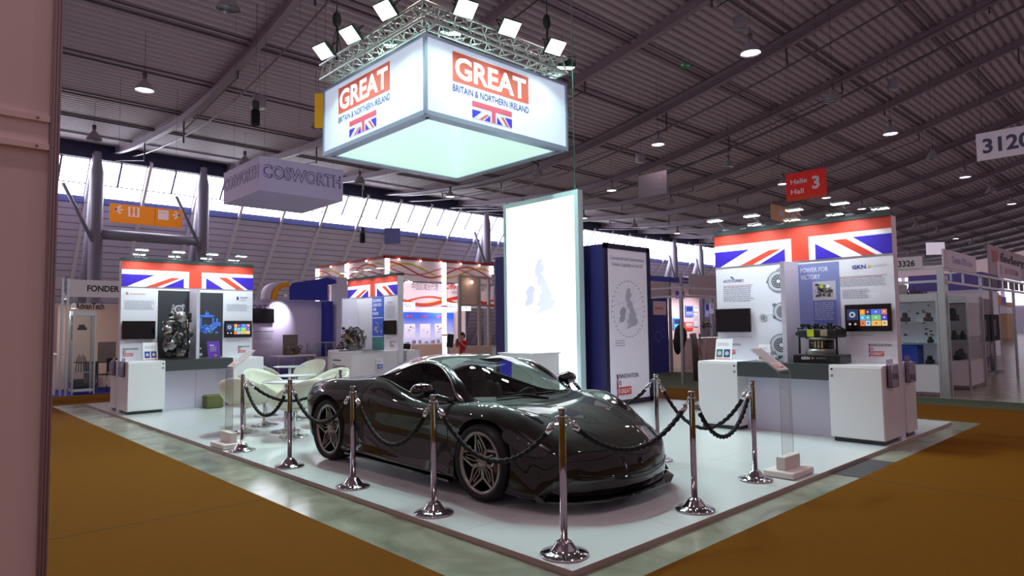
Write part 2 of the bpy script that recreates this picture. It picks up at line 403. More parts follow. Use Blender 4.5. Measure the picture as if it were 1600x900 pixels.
def dense_rows():
    n = len(ROWS[0]); I = (n-1)*NI+1; D = []
    for i in range(I):
        t = i/NI; key = [crom(r, t) for r in ROWS]
        ext = [(key[1][0], -key[1][1], key[1][2])]+key+[(key[-2][0], -key[-2][1], key[-2][2])]
        prof = []
        for j in range((len(ROWS)-1)*NJ+1):
            p = crom(ext, 1+j/NJ)
            prof.append((p[0], max(p[1], 0) if 0 < j < (len(ROWS)-1)*NJ else 0., p[2]))
        D.append(prof)
    return D
DR = dense_rows(); I_ = len(DR); J_ = len(DR[0])
st = lambda k: k*NI
rw = lambda k: k*NJ
def car_body():
    V = []; F = []; idx = {}; Mt = []
    def vid(side, i, j):
        if j in (0, J_-1): side = 1
        k = (side, i, j)
        if k not in idx:
            p = DR[i][j]; idx[k] = len(V); V.append((side*p[1], p[0], p[2]))
        return idx[k]
    for side in (1, -1):
        for i in range(I_-1):
            for j in range(J_-1):
                q = [vid(side,i,j), vid(side,i,j+1), vid(side,i+1,j+1), vid(side,i+1,j)]
                F.append(q if side == -1 else q[::-1])
                a = 0
                if st(4) <= i < st(6) and j < rw(2): a = 1
                elif st(4) <= i < st(9) and rw(3) <= j < rw(4): a = 2
                elif st(8) <= i < st(10) and j < rw(1)+2: a = 3
                Mt.append(a)
    for end, sgn in ((0, -1), (I_-1, 1)):
        half = J_//2; m = 5
        for side in (1, -1):
            grid = []
            for j in range(half):
                top = DR[end][j]; bot = DR[end][J_-1-j]; row = []
                for k in range(m+1):
                    if k == 0: row.append(vid(side, end, j)); continue
                    if k == m: row.append(vid(side, end, J_-1-j)); continue
                    if j == 0 and side == -1: row.append(idx[('c', end, k)]); continue
                    t = k/m; bul = .045*math.sin(PI*t)*(1-(j/half)**3); V.append((side*(top[1]*(1-t)+bot[1]*t), top[0]*(1-t)+bot[0]*t+sgn*bul, top[2]*(1-t)+bot[2]*t))
                    row.append(len(V)-1)
                    if j == 0: idx[('c', end, k)] = len(V)-1
                grid.append(row)
            for j in range(half-1):
                for k in range(m):
                    q = [grid[j][k], grid[j+1][k], grid[j+1][k+1], grid[j][k+1]]
                    if (side == 1) == (end == 0): pass
                    else: q = q[::-1]
                    F.append(q); Mt.append(0)
            # last strip joins the two middle profile points
            j = half-1; g = grid[j]; e = [vid(side, end, jj) for jj in range(half-1, J_-half+1)]
            ring = g+e[1:-1][::-1] if False else g
            if J_-1-(half-1)-(half-1) >= 1:
                mid = [vid(side, end, jj) for jj in range(half, J_-half)]
                q = g+mid[::-1]
                if (side == 1) != (end == 0): q = q[::-1]
                F.append(q); Mt.append(0)
    me = bpy.data.meshes.new('body'); me.from_pydata(V, [], F); me.update()
    for m_ in (paint, glassw, glassd, carblack, well): me.materials.append(m_)
    me.polygons.foreach_set('material_index', Mt)
    bm = bmesh.new(); bm.from_mesh(me); bmesh.ops.remove_doubles(bm, verts=bm.verts[:], dist=.0004)
    bmesh.ops.recalc_face_normals(bm, faces=bm.faces[:])
    for f in bm.faces: f.smooth = True
    bm.to_mesh(me); bm.free()
    return me
car = root('sports_car', (CX, CYY, ZP), 'dark glossy low sports car on the white platform inside the rope barrier', 'car')
bme = car_body(); body = bpy.data.objects.new('body', bme); C.objects.link(body)
bvh = BVHTree.FromPolygons([v.co for v in bme.vertices], [tuple(p.vertices) for p in bme.polygons])
AX = [(1.095, .327, .372), (3.765, .345, .398)]
cut = MB()
for cy, cz, rr in AX:
    for s in (-1, 1):
        cut.add(*(lambda mb: (mb.v, mb.f))(MB().lathe([(0, s*.56), (rr-.03, s*.56), (rr, s*.60), (rr, s*1.2), (0, s*1.2)], 56, c=(0, cy, cz), axis='x')))
co = cut.build('cutter')
bm = bmesh.new(); bm.from_mesh(co.data); bmesh.ops.remove_doubles(bm, verts=bm.verts[:], dist=.0005); bmesh.ops.recalc_face_normals(bm, faces=bm.faces[:]); bm.to_mesh(co.data); bm.free()
md = body.modifiers.new('b', 'BOOLEAN'); md.operation = 'DIFFERENCE'; md.object = co; md.solver = 'EXACT'
dg = bpy.context.evaluated_depsgraph_get(); nm = bpy.data.meshes.new_from_object(body.evaluated_get(dg)); body.modifiers.clear(); body.data = nm
bpy.data.objects.remove(co)
bm = bmesh.new(); bm.from_mesh(nm)
for f in bm.faces:
    c = f.calc_center_median()
    for cy, cz, rr in AX:
        d = math.hypot(c.y-cy, c.z-cz)
        if d < rr+.004 and abs(c.x) > .5 and (abs(f.normal.x) < .75 or abs(abs(c.x)-.56) < .01) and abs(bvh.find_nearest(c)[3]) > .004: f.material_index = 4
    if f.material_index == 4: f.smooth = False
    if f.material_index == 0 and c.z < .14 and abs(f.normal.z) > .7: f.material_index = 3
for e_ in bm.edges:
    if len({f.material_index == 4 for f in e_.link_faces}) == 2: e_.smooth = False
def take(bm_src, idxs, name, mats_, thick=None):
    b2 = bm_src.copy(); bmesh.ops.delete(b2, geom=[f for f in b2.faces if f.material_index not in idxs], context='FACES')
    me = bpy.data.meshes.new(name); b2.to_mesh(me); b2.free(); me.materials.clear()
    for m_ in mats_: me.materials.append(m_)
    if len(mats_) == 1: me.polygons.foreach_set('material_index', [0]*len(me.polygons))
    o = bpy.data.objects.new(name, me); C.objects.link(o); o.parent = car; return o
take(bm, (1,), 'windscreen', [glassw]); 
b3 = bm.copy(); bmesh.ops.delete(b3, geom=[f for f in b3.faces if f.material_index != 2], context='FACES')
for s, nme in ((-1, 'side_window'), (1, 'side_window')):
    b4 = b3.copy(); bmesh.ops.delete(b4, geom=[f for f in b4.faces if f.calc_center_median().x*s < 0], context='FACES')
    me = bpy.data.meshes.new(nme); b4.to_mesh(me); b4.free(); me.materials.clear(); me.materials.append(glassd); me.polygons.foreach_set('material_index', [0]*len(me.polygons))
    o = bpy.data.objects.new(nme, me); C.objects.link(o); o.parent = car
b3.free()
bmesh.ops.delete(bm, geom=[f for f in bm.faces if f.material_index in (1, 2)], context='FACES')
bm.to_mesh(nm); bm.free(); body.parent = car
for m_ in (body.data,):
    a = [tuple(v.co) for v in m_.vertices]
def hit(o, d):
    h = bvh.ray_cast(Vector(o), Vector(d)); return h[0], h[1]
def side_pt(y, z, s=-1, off=.003):
    h, n = hit((s*2, y, z), (-s, 0, 0))
    return None if h is None else h+(n if n.x*s > 0 else -n)*off
def front_pt(x, z, off=.003):
    h, n = hit((x, -2, z), (0, 1, 0))
    return None if h is None else h+(n if n.y < 0 else -n)*off
def top_pt(x, y, off=.003):
    h, n = hit((x, y, 3), (0, 0, -1))
    return None if h is None else h+(n if n.z > 0 else -n)*off
def inside(p, poly):
    x, y = p; r = False
    for i in range(len(poly)):
        x1, y1 = poly[i]; x2, y2 = poly[i-1]
        if (y1 > y) != (y2 > y) and x < (x2-x1)*(y-y1)/(y2-y1)+x1: r = not r
    return r
def smooth_poly(P, n=5):
    L = len(P); out = []
    for i in range(L):
        ext = [P[(i-1) % L], P[i], P[(i+1) % L], P[(i+2) % L]]
        for k in range(n): out.append(crom(ext, 1+k/n))
    return out
def decal(mb, fn, poly, m=None, off=.003, step=.02, sm=True):
    """patch that follows the bodywork: polygon filled by a fan of rings towards its centre"""
    P = smooth_poly(poly) if sm else poly
    cx = sum(p[0] for p in P)/len(P); cy = sum(p[1] for p in P)/len(P); K = 9; V = []; n = len(P); ok = True
    for k in range(K+1):
        t = 1-k/K
        for p in P:
            q = fn(cx+(p[0]-cx)*t, cy+(p[1]-cy)*t, off)
            if q is None: q = V[-1] if V else Vector((0, 0, -1))
            V.append(q)
    F = [(k*n+i, k*n+(i+1) % n, (k+1)*n+(i+1) % n, (k+1)*n+i) for k in range(K) for i in range(n)]
    mb.add(V, F, m, True)
def sline(mb, fn, pts, r=.004, m=None, off=.001, n=10):
    out = []
    for i in range(len(pts)-1):
        for k in range(n):
            q = crom(pts, i+k/n); h = fn(q[0], q[1], off)
            if h is not None: out.append(h)
    h = fn(pts[-1][0], pts[-1][1], off)
    if h is not None: out.append(h)
    if len(out) > 1: mb.tube(out, r, 6, m)
SL = lambda y, z, off=.003: side_pt(y, z, -1, off)
SR = lambda y, z, off=.003: side_pt(y, z, 1, off)
# silver window trim along the glass outline
trim_m = mat('satin_trim', (120, 118, 116), .3, .9)
for s in (-1, 1):
    mb = MB()
    up_ = [Vector((s*DR[i][rw(3)][1], DR[i][rw(3)][0], DR[i][rw(3)][2]))+Vector((s*.006, 0, .004)) for i in range(st(4), st(9)+1)]
    mb.tube(up_, .009, 8)
    lo = [Vector((s*DR[i][rw(4)][1], DR[i][rw(4)][0], DR[i][rw(4)][2]))+Vector((s*.006, 0, .003)) for i in range(st(4), st(9)+1)]
    mb.tube(lo, .005, 6); mb.build('window_trim', trim_m, car)
    # black pillar behind the windscreen edge
    q = MB(); V = []; 
    for i in range(st(4), st(6)+3):
        for j in (rw(2), rw(2)+2, rw(3)):
            p = DR[i][j]; V.append((s*(p[1]+.002), p[0], p[2]+.004))
    F = [(3*a+b, 3*a+b+1, 3*a+b+4, 3*a+b+3) for a in range(len(V)//3-1) for b in (0, 1)]
    q.add(V, F, None, True); q.build('windscreen_pillar', carblack, car)
# roof: dark panel ahead and the glazed door tops
for fn, s in ((SL, -1), (SR, 1)):
    # eye socket headlamp
    hl = MB(); pts = [(.47,.50),(.60,.555),(.74,.615),(.85,.61),(.82,.54),(.70,.48),(.58,.43),(.50,.42)]
    decal(hl, fn, pts, None, .003); h = hl.build('headlamp', carblack, car)
    l = MB(); c0 = fn(.72, .555, -.004); c1 = fn(.63, .515, -.004)
    for c_ in (c0, c1):
        if c_: MB().ball(c_, (.02, .028, .02), None, 12, 8).build('lamp_lens', mat('lamp_lens', (58, 54, 60), .08, .3, coat=1), h)
    d = MB(); sline(d, fn, [(.5,.425),(.6,.43),(.7,.475),(.8,.54)], .006, None, .006); d.build('daylight_strip', mat('strip_grey', (50, 44, 44), .2, .6), h)
    # low side intake, door channel, sill blade, shut lines
    a = MB(); decal(a, fn, [(2.95,.845),(2.75,.86),(2.5,.815),(2.28,.77),(2.42,.775),(2.7,.815),(2.9,.822)], None, .003); a.build('door_channel', carblack, car)
    a = MB(); decal(a, fn, [(3.28,.52),(3.20,.56),(3.02,.53),(2.86,.47),(2.9,.43),(3.05,.42),(3.2,.44)], None, .003); a.build('side_intake', carblack, car)
    a = MB(); decal(a, fn, [(2.96,.35),(2.80,.31),(2.60,.24),(2.42,.165),(2.62,.17),(2.84,.25)], None, .006); a.build('sill_intake', carblack, car)
    a = MB(); decal(a, fn, [(1.56,.17),(1.62,.25),(2.2,.24),(2.75,.265),(3.2,.25),(3.3,.19),(2.9,.16),(2.2,.15)], None, .004)
    a.bar((s*.93,1.5,.115), (s*.96,3.3,.14), .06, .02); a.build('sill_blade', carblack, car)
    a = MB()
    sline(a, fn, [(3.02,.90),(3.06,.76),(2.98,.55),(2.70,.36),(2.35,.27)], .0035)
    sline(a, fn, [(1.62,.775),(1.56,.66),(1.60,.45),(1.72,.29)], .0035); a.build('door_seam', blackm, car)
    a = MB(); sline(a, fn, [(3.06,.735),(2.7,.745),(2.35,.715),(2.1,.68)], .004, None, .001); a.build('body_crease', paint, car)
    # mirror
    mb = MB(); mx = s*1.0
    shell = MB().ball((mx, 1.83, .90), (.13, .10, .072), None, 20, 12)
    for v in shell.v:
        if v.y > 1.85: v.y = 1.85+(v.y-1.85)*.35
    mr = shell.build('door_mirror', carblack, car)
    MB().tube([(s*.80, 1.62, .80), (s*.86, 1.68, .825), (s*.93, 1.76, .86)], [.03, .022, .02], 10).build('mirror_stalk', carblack, mr)
    MB().add([(mx-.085, 1.884, .86), (mx+.085, 1.884, .86), (mx+.085, 1.884, .945), (mx-.085, 1.884, .945)], [(0,1,2,3)]).build('mirror_glass', mat('mirror_glass', (150,150,160), .03, 1.), mr)
# front face
a = MB(); decal(a, front_pt, [(-.66,.13),(-.70,.20),(-.60,.27),(-.42,.235),(0,.215),(.42,.235),(.60,.27),(.70,.20),(.66,.13),(0,.115)], None, .004)
a.build('front_grille', carblack, car)
mb = MB(); pts = [(-.85, .54), (-.81, .42), (-.68, .26), (-.45, .14), (0, .095), (.45, .14), (.68, .26), (.81, .42), (.85, .54)]
V = []; F = []
for x, y in pts: V += [(x, y-.03, .085), (x, y+.16, .085), (x, y+.16, .105), (x, y-.03, .10)]
for i in range(len(pts)-1):
    for k in range(4): F.append((4*i+k, 4*i+(k+1) % 4, 4*i+4+(k+1) % 4, 4*i+4+k))
mb.add(V, F); 
for s in (-1, 1):
    mb.add([(s*x_, y_, z_) for x_ in (.835, .853) for y_, z_ in ((.40,.10),(.56,.10),(.56,.10+.115*(1 if s > 0 else .35)),(.47,.10+.10*(1 if s > 0 else .35)))], [(0,1,2,3),(7,6,5,4),(0,4,5,1),(1,5,6,2),(2,6,7,3),(3,7,4,0)])
mb.build('splitter', carblack, car)
for s in (-1, 1):
    a = MB(); decal(a, front_pt, [(s*.76,.16),(s*.77,.24),(s*.74,.27),(s*.69,.24),(s*.70,.15)], None, .005); a.build('corner_intake', carblack, car)
a = MB(); sline(a, front_pt, [(-.60,.29),(-.35,.265),(0,.25),(.35,.265),(.60,.29)], .006, None, .002); a.build('nose_crease', paint, car)
e = front_pt(0, .345, .006); bd = MB(); bd.tube([(e.x-.035, e.y, e.z-.012), (e.x, e.y-.001, e.z+.016), (e.x+.035, e.y-.001, e.z-.010)], .006, 8); bd.lathe([(0, -.004), (.03, -.002), (.032, .004)], 16, c=(e.x, e.y+.004, e.z), axis='y')
bd.build('nose_badge', mat('badge_dark', (40, 38, 44), .15, .8), car)
# bonnet vents and seams
for s in (-1, 1):
    a = MB(); decal(a, top_pt, [(s*.60,.66),(s*.66,.80),(s*.68,.98),(s*.64,1.06),(s*.585,.92),(s*.57,.74)], None, .003); a.build('bonnet_vent', carblack, car)
a = MB()
for s in (-1, 1): sline(a, top_pt, [(s*.30,.32),(s*.42,.6),(s*.50,.9),(s*.60,1.2)], .003)
sline(a, top_pt, [(-.62,1.26),(-.3,1.15),(0,1.11),(.3,1.15),(.62,1.26)], .004); a.build('bonnet_seam', blackm, car)
a = MB(); decal(a, top_pt, [(-.66,1.40),(-.35,1.26),(0,1.20),(.35,1.26),(.66,1.40),(.60,1.42),(.3,1.335),(0,1.285),(-.3,1.335),(-.60,1.42)], None, .004, sm=False)
a2 = MB(); V = []
for i in range(21):
    x = -.66+i*.066; y0 = 1.19+.5*(abs(x)**1.7)*.9
    p = top_pt(x, y0, .004); q = top_pt(x, y0+.085, .004); V += [p, q]
a2.add(V, [(2*i, 2*i+1, 2*i+3, 2*i+2) for i in range(20)]); a2.build('scuttle_panel', blackm, car)
wp = MB(); q = [top_pt(.50-i*.11, 1.30+abs(.50-i*.11)**2*.3-.0, .018) for i in range(10)]; wp.tube(q, .007, 6); wp.tube([top_pt(.05,1.22,.01), top_pt(-.2,1.32,.02)], .009, 6)
wp.build('wiper', blackm, car)
# interior
tub = mat('cabin_black', (14, 15, 14), .7); seatm = mat('seat_brown_black', (58, 50, 44), .55)
mb = MB(); mb.box((-.66, 1.35, .16), (.66, 3.0, .22)); mb.box((-.60, 2.92, .2), (.60, 2.98, .98)); mb.box((-.11,1.7,.2),(.11,2.9,.46))
for s in (-1, 1): mb.box((s*.70,1.6,.2),(s*.66,2.95,.72))
mb.build('cabin_tub', tub, car)
mb = MB(); prof = [(1.28,.735),(1.45,.765),(1.60,.75),(1.70,.70),(1.74,.6),(1.70,.4)]
V = [(x, y, z+(0.02 if abs(x) > .2 else 0)) for x in (-.66,-.4,-.15,.15,.4,.66) for y, z in prof]; n = len(prof)
mb.add(V, [(i*n+k, i*n+k+1, (i+1)*n+k+1, (i+1)*n+k) for i in range(5) for k in range(n-1)], None, True); mb.build('dashboard', mat('dash_green_black', (34, 44, 38), .5), car)
for s in (-1, 1):
    r_ = MB(); x = s*.36
    r_.rbox((x-.23, 1.95, .24), (x+.23, 2.45, .42), .06); r_.rbox((x-.16, 2.0, .36), (x+.16, 2.4, .45), .04)
    sb = MB().rbox((-.22, -.06, 0), (.22, .06, .50), .05); sb.rbox((-.125, -.055, .46), (.125, .055, .66), .05)
    for k in (-1, 1): sb.rbox((k*.20-.05, -.12, .05), (k*.20+.05, .05, .44), .04)
    sb.xf(Matrix.Translation((x, 2.46, .40)) @ Matrix.Rotation(R(-22), 4, 'X')); r_.add(sb.v, sb.f, None, True)
    r_.build('seat', seatm, car)
swm = MB(); ring = [Vector((.36+.18*math.cos(a), 1.86, .62+.18*math.sin(a))) for a in [2*PI*k/28 for k in range(28)]]
swm.tube(ring, .016, 8, closed=True); swm.bar((.19,1.86,.62), (.53,1.86,.62), .03, .02); swm.bar((.36,1.86,.62), (.36,1.86,.46), .03, .02); swm.ball((.36,1.86,.62), (.06,.03,.05)); swm.tube([(.36,1.86,.62),(.36,1.6,.60)], .03, 8)
swm.xf(Matrix.Translation((.36,1.86,.66)) @ Matrix.Rotation(R(22), 4, 'X') @ Matrix.Translation((-.36,-1.86,-.62)))
swm.build('steering_wheel', blackm, car)
# wheels
tyre_m = mat('tyre_rubber', (12, 12, 12), .75, bump=.15, nscale=40); rim_m = mat('satin_rim', (150, 144, 140), .3, .9); rimd = mat('rim_barrel_dark', (30, 29, 30), .4, .7)
disc_m = mat('brake_disc', (70, 66, 66), .35, .8); cal_m = mat('brake_caliper', (70, 22, 18), .4)
def wheel(cy, r, w_, s, rimr, xo):
    t = MB(); h = w_/2
    t.lathe([(rimr-.01, -h*.80), (rimr+.012, -h*.92), ((r+rimr)/2+.01, -h*1.0), (r-.022, -h*.93), (r-.004, -h*.76), (r, -h*.4), (r, h*.4), (r-.004, h*.76), (r-.022, h*.93), ((r+rimr)/2+.01, h*1.0), (rimr+.012, h*.92), (rimr-.01, h*.80)], 48, axis='x')
    ty = t.build('wheel', tyre_m, car); ty.location = (s*xo, cy, r)
    b_ = MB().lathe([(rimr-.012, s*h*.80), (rimr-.02, s*h*.5), (rimr-.04, -s*h*.2), (rimr-.03, -s*h*.8)], 40, axis='x'); b_.build('rim_barrel', rimd, ty)
    f = MB(); xf_ = s*h*.82
    f.lathe([(rimr-.028, xf_-s*.02), (rimr-.026, xf_+s*.004), (rimr-.004, xf_+s*.008), (rimr+.004, xf_-s*.004)], 48, axis='x')
    xo2 = xf_-s*.012; xh = xf_-s*.035
    def P(rad, ang, x): return Vector((x, rad*math.sin(ang), rad*math.cos(ang)))
    Rr = rimr-.02; Mr = rimr*.50
    for k in range(5):
        A = 2*PI*k/5+.12; B = A+PI/5
        for sg in (-1, 1):
            a0 = A+sg*.075; m0 = A+sg*PI/5*.86
            f.bar(P(Rr, a0, xo2), P(Mr, m0, xh), .02, .022, upv=(1,0,0))
            f.bar(P(Mr*.86, A+sg*.17, xh), P(.05, A+sg*.10, xh), .010, .02, upv=(1,0,0))
            f.bar(P(Mr*.86, A+sg*.17, xh), P(Rr*.80, A+sg*.05, xo2), .009, .018, upv=(1,0,0))
            f.bar(P(Mr, m0, xh), P(.045, m0, xh), .017, .024, upv=(1,0,0))
    f.lathe([(0, xh+s*.02), (.03, xh+s*.02), (.048, xh+s*.012), (.055, xh-s*.02)], 20, axis='x')
    for k in range(5):
        a = 2*PI*k/5; f.lathe([(0, .012*s), (.008, .012*s), (.009, 0)], 8, c=P(.034, a, xh+s*.012), axis='x')
    f.build('rim', rim_m, ty)
    MB().lathe([(.03, s*.02), (rimr*.74, s*.02), (rimr*.74, -s*.01), (.03, -s*.01)], 40, axis='x').build('brake_disc', disc_m, ty)
    c_ = MB(); 
    c_.rbox((s*.02-.05, -rimr*.74, -.09), (s*.02+.05, -rimr*.48, .09), .02); c_.build('brake_caliper', cal_m, ty)
    return ty
for s in (-1, 1):
    wheel(1.095, .327, .245, s, .264, .838); wheel(3.765, .345, .305, s, .282, .812)
# ------------------------------------------------------------------ prints shared by the stands
def flag(mb, u0, v1, w_, h_, y, r_=None, b_=None):
    """lower half of the union flag as it is printed here; (u0, v1) is the top left corner"""
    q = lambda P: [(u0+a*w_, v1-b*h_) for a, b in P]
    r_ = r_ or red; b_ = b_ or blue
    mb.pp(q([(0,0),(1,0),(1,1),(0,1)]), y, pwhite); e = -.0015
    mb.pp(q([(0,0),(1,0),(1,.33),(0,.33)]), y+e, r_); mb.pp(q([(.48,.33),(.578,.33),(.578,1),(.48,1)]), y+e, r_)
    mb.pp(q([(.35,.60),(.42,.60),(.245,1),(.165,1)]), y+e, r_); mb.pp(q([(.706,.50),(.777,.50),(.922,1),(.858,1)]), y+e, r_)
    mb.pp(q([(0,.52),(.228,.52),(.035,1),(0,1)]), y+e, b_); mb.pp(q([(.442,.61),(.442,1),(.29,1)]), y+e, b_)
    mb.pp(q([(.613,.55),(.753,1),(.613,1)]), y+e, b_); mb.pp(q([(.81,.47),(1,.47),(1,1),(.955,1)]), y+e, b_)
def innovation(mb, u, v, k, y, rd=None):
    """the INNOVATION IS GREAT mark, k = its width, (u, v) lower left"""
    rd = rd or red
    mb.prect(u, v, u+.05*k, v+.62*k, y, pnavy); mb.prect(u+.012*k, v+.28*k, u+.05*k, v+.35*k, y-.001, rd)
    mb.pp([(u,v+.5*k),(u+.05*k,v+.36*k),(u+.05*k,v+.41*k),(u,v+.55*k)], y-.001, pwhite); mb.pp([(u,v+.1*k),(u+.05*k,v+.24*k),(u+.05*k,v+.19*k),(u,v+.05*k)], y-.001, pwhite)
    mb.prect(u+.05*k, v, u+.068*k, v+.62*k, y-.001, rd)
    mb.text('INNOVATION', u+.10*k, v+.50*k, .12*k, y, pblack, .012, .9*k); mb.text('IS', u+.10*k, v+.315*k, .12*k, y, pblack, .012)
    mb.prect(u+.10*k, v+.04*k, u+.66*k, v+.26*k, y, rd); mb.text('GREAT', u+.13*k, v+.085*k, .13*k, y-.002, pwhite, .015, .5*k)
    mb.para(u+.10*k, v-.03*k, u+.66*k, v+.01*k, y, pgrey, .03*k, 3)
def turbo(mb, cu, cv, r, y, seed=0, cols=None):
    """printed picture of a machine part: rings, blades, housings"""
    rg = random.Random(seed); c = cols or [(196,200,208),(120,124,132),(60,62,70),(226,228,234),(150,154,162)]
    ms = [mat('ink_%d_%d_%d' % q, q, .6) for q in c]; n = 0
    def yy():
        nonlocal n; n += 1; return y-.0004*n
    for k in range(9):
        a = rg.uniform(0, 2*PI); d = r*rg.uniform(.5, 1.0); w_ = r*rg.uniform(.16, .34); u, v = cu+d*math.cos(a), cv+d*math.sin(a)*.85; b = rg.uniform(0, PI)
        P = [(u+w_*math.cos(b+t)*(1 if i % 2 else .8), v+w_*math.sin(b+t)*.75) for i, t in enumerate((0, .9, 1.7, 2.9, 3.7, 5))]
        mb.pp(P, yy(), ms[k % len(ms)])
    for k, (f, i) in enumerate(((.86, 1), (.78, 0), (.55, 2), (.48, 4), (.40, 2), (.15, 3))): mb.pdisc(cu, cv, r*f, yy(), ms[i % len(ms)], 22, r*f*.95)
    Y = yy()
    for k in range(11):
        a = 2*PI*k/11; mb.pp([(cu+r*.15*math.cos(a), cv+r*.15*math.sin(a)), (cu+r*.37*math.cos(a), cv+r*.35*math.sin(a)), (cu+r*.36*math.cos(a+.25), cv+r*.34*math.sin(a+.25))], Y, ms[0])
def machine_print(mb, u0, v0, u1, v1, y, seed, cols, n=60):
    rg = random.Random(seed); ms = [mat('ink_%d_%d_%d' % q, q, .6) for q in cols]; W = u1-u0; H = v1-v0
    for k in range(n):
        s = max(.06, .30*(1-k/n)); u = rg.uniform(u0+W*s*.5, u1-W*s*.5); v = rg.uniform(v0+H*s*.4, v1-H*s*.4); Y = y-.00015*k; m_ = rg.choice(ms); a = W*s*rg.uniform(.4, .8); b = min(H, W*1.2)*s*rg.uniform(.3, .7)
        a = min(a, u-u0, u1-u); b = min(b, v-v0, v1-v)
        t = rg.random()
        if t < .4: mb.pdisc(u, v, a*.7, Y, m_, 14, b*.8)
        elif t < .75: mb.pp([(u-a*.7, v-b*.5), (u+a*.5, v-b*.7), (u+a*.7, v+b*.4), (u-a*.4, v+b*.7)], Y, m_)
        else: mb.pp([(u-a*.8, v-b*.2), (u+a*.8, v+b*.1), (u+a*.8, v+b*.3), (u-a*.8, v)], Y, m_)

# ------------------------------------------------------------------ hanging cube sign with its truss and floodlights
SX, SY, SZ, SW, SD, SH = 3.147, 5.822, 5.0, 3.40, 3.42, 1.345
def lightbox_face(name, top, mid, low, st_):
    m = bpy.data.materials.new(name); m.use_nodes = True; nt = m.node_tree; p = nt.nodes['Principled BSDF']; p.inputs['Roughness'].default_value = .5
    p.inputs['Base Color'].default_value = (.75, .8, .82, 1)
    p.inputs['Emission Color'].default_value = lin(mid)+(1,); p.inputs['Emission Strength'].default_value = st_
    return m
sign_face = lightbox_face('backlit_sign_fabric', 0, (204, 224, 255), 0, .5)
sign_under = mat('white_sign_lining', (225, 244, 236), .8, emit=.42, ecol=(214, 236, 230))
sred = mat('sign_red', (196, 84, 62), .6, emit=.38, ecol=(206, 92, 66)); sblue = mat('sign_blue', (60, 40, 190), .6, emit=.4, ecol=(60, 44, 205)); spink = mat('sign_flag_red', (200, 80, 100), .6, emit=.42, ecol=(205, 88, 112))
snavy = mat('sign_navy', (40, 50, 130), .6, emit=.12, ecol=(60, 66, 150)); swht = mat('sign_white', (235, 242, 255), .6, emit=.85, ecol=(228, 238, 255))
sign = root('hanging_cube_sign', (SX+SW/2, SY+SD/2, SZ), 'large square backlit hanging sign reading GREAT Britain & Northern Ireland above the car stand', 'hanging sign')
g = MB()
for a, b in (((SX,SY),(SX+SW,SY)), ((SX+SW,SY),(SX+SW,SY+SD)), ((SX+SW,SY+SD),(SX,SY+SD)), ((SX,SY+SD),(SX,SY))):
    g.poly([(a[0],a[1],SZ+.05),(b[0],b[1],SZ+.05),(b[0],b[1],SZ+SH-.04),(a[0],a[1],SZ+SH-.04)])
g.build('backlit_panel', sign_face, sign, off=sign.location)
g = MB(); q = .10
cx_, cy_ = SX+SW/2, SY+SD/2
P0 = [(SX+q,SY+q),(SX+SW-q,SY+q),(SX+SW-q,SY+SD-q),(SX+q,SY+SD-q)]
for i in range(4):
    a, b = P0[i], P0[(i+1) % 4]; g.poly([(b[0],b[1],SZ+.01),(a[0],a[1],SZ+.01),(a[0],a[1],SZ+SH-.1),(b[0],b[1],SZ+SH-.1)])
g.poly([(x,y,SZ+SH-.1) for x, y in P0]); g.build('inner_lining', sign_under, sign, off=sign.location)
fm = mat('sign_frame', (172, 190, 210), .4, .5)
g = MB()
for i in range(4):
    cs = [(SX,SY),(SX+SW,SY),(SX+SW,SY+SD),(SX,SY+SD)]; a, b = cs[i], cs[(i+1) % 4]
    g.bar((a[0],a[1],SZ+.03), (b[0],b[1],SZ+.03), .06, .08); g.bar((a[0],a[1],SZ+SH-.02), (b[0],b[1],SZ+SH-.02), .05, .05)
    g.bar((a[0],a[1],SZ), (a[0],a[1],SZ+SH), .055, .055)
for i in range(4):
    a, b = P0[i], P0[(i+1) % 4]; g.bar((a[0],a[1],SZ), (b[0],b[1],SZ), .14, .02)
g.build('frame', fm, sign, off=sign.location)
def sign_print(L):
    p = MB(); y = -.004
    a, b, c, d = .145*L, .665*L, .435*SH, .905*SH
    a, b = .165*L, .695*L; c, d = .52*SH, .90*SH
    p.prect(a, c, b, d, y, sred); p.text('GREAT', a+.05, c+.075, d-c-.15, y-.002, swht, .028, b-a-.12)
    p.text('BRITAIN & NORTHERN IRELAND', a, c-.175, .115, y, snavy, .012, b-a)
    flag(p, a+.42, c-.245, b-a-.86, .30, y, spink, sblue); return p
p = sign_print(SW); p.xf(Matrix.Translation((SX, SY-.0, SZ))).build('printed_face', pwhite, sign, off=sign.location)
p = sign_print(SD); p.xf(Matrix.Translation((SX, SY+SD, SZ)) @ Matrix.Rotation(R(-90), 4, 'Z')).build('printed_face', pwhite, sign, off=sign.location)
sp = MB()
for x, y in ((SX+.5,SY+.3),(SX+2.9,SY+.3),(SX+.3,SY+3.0),(SX+2.9,SY+3.1),(SX+.12,SY+.12)): sp.tube([(x,y,SZ+SH-.05),(x,y,6.62)], .012, 6)
sp.build('suspension_cable', steel, sign, off=sign.location)

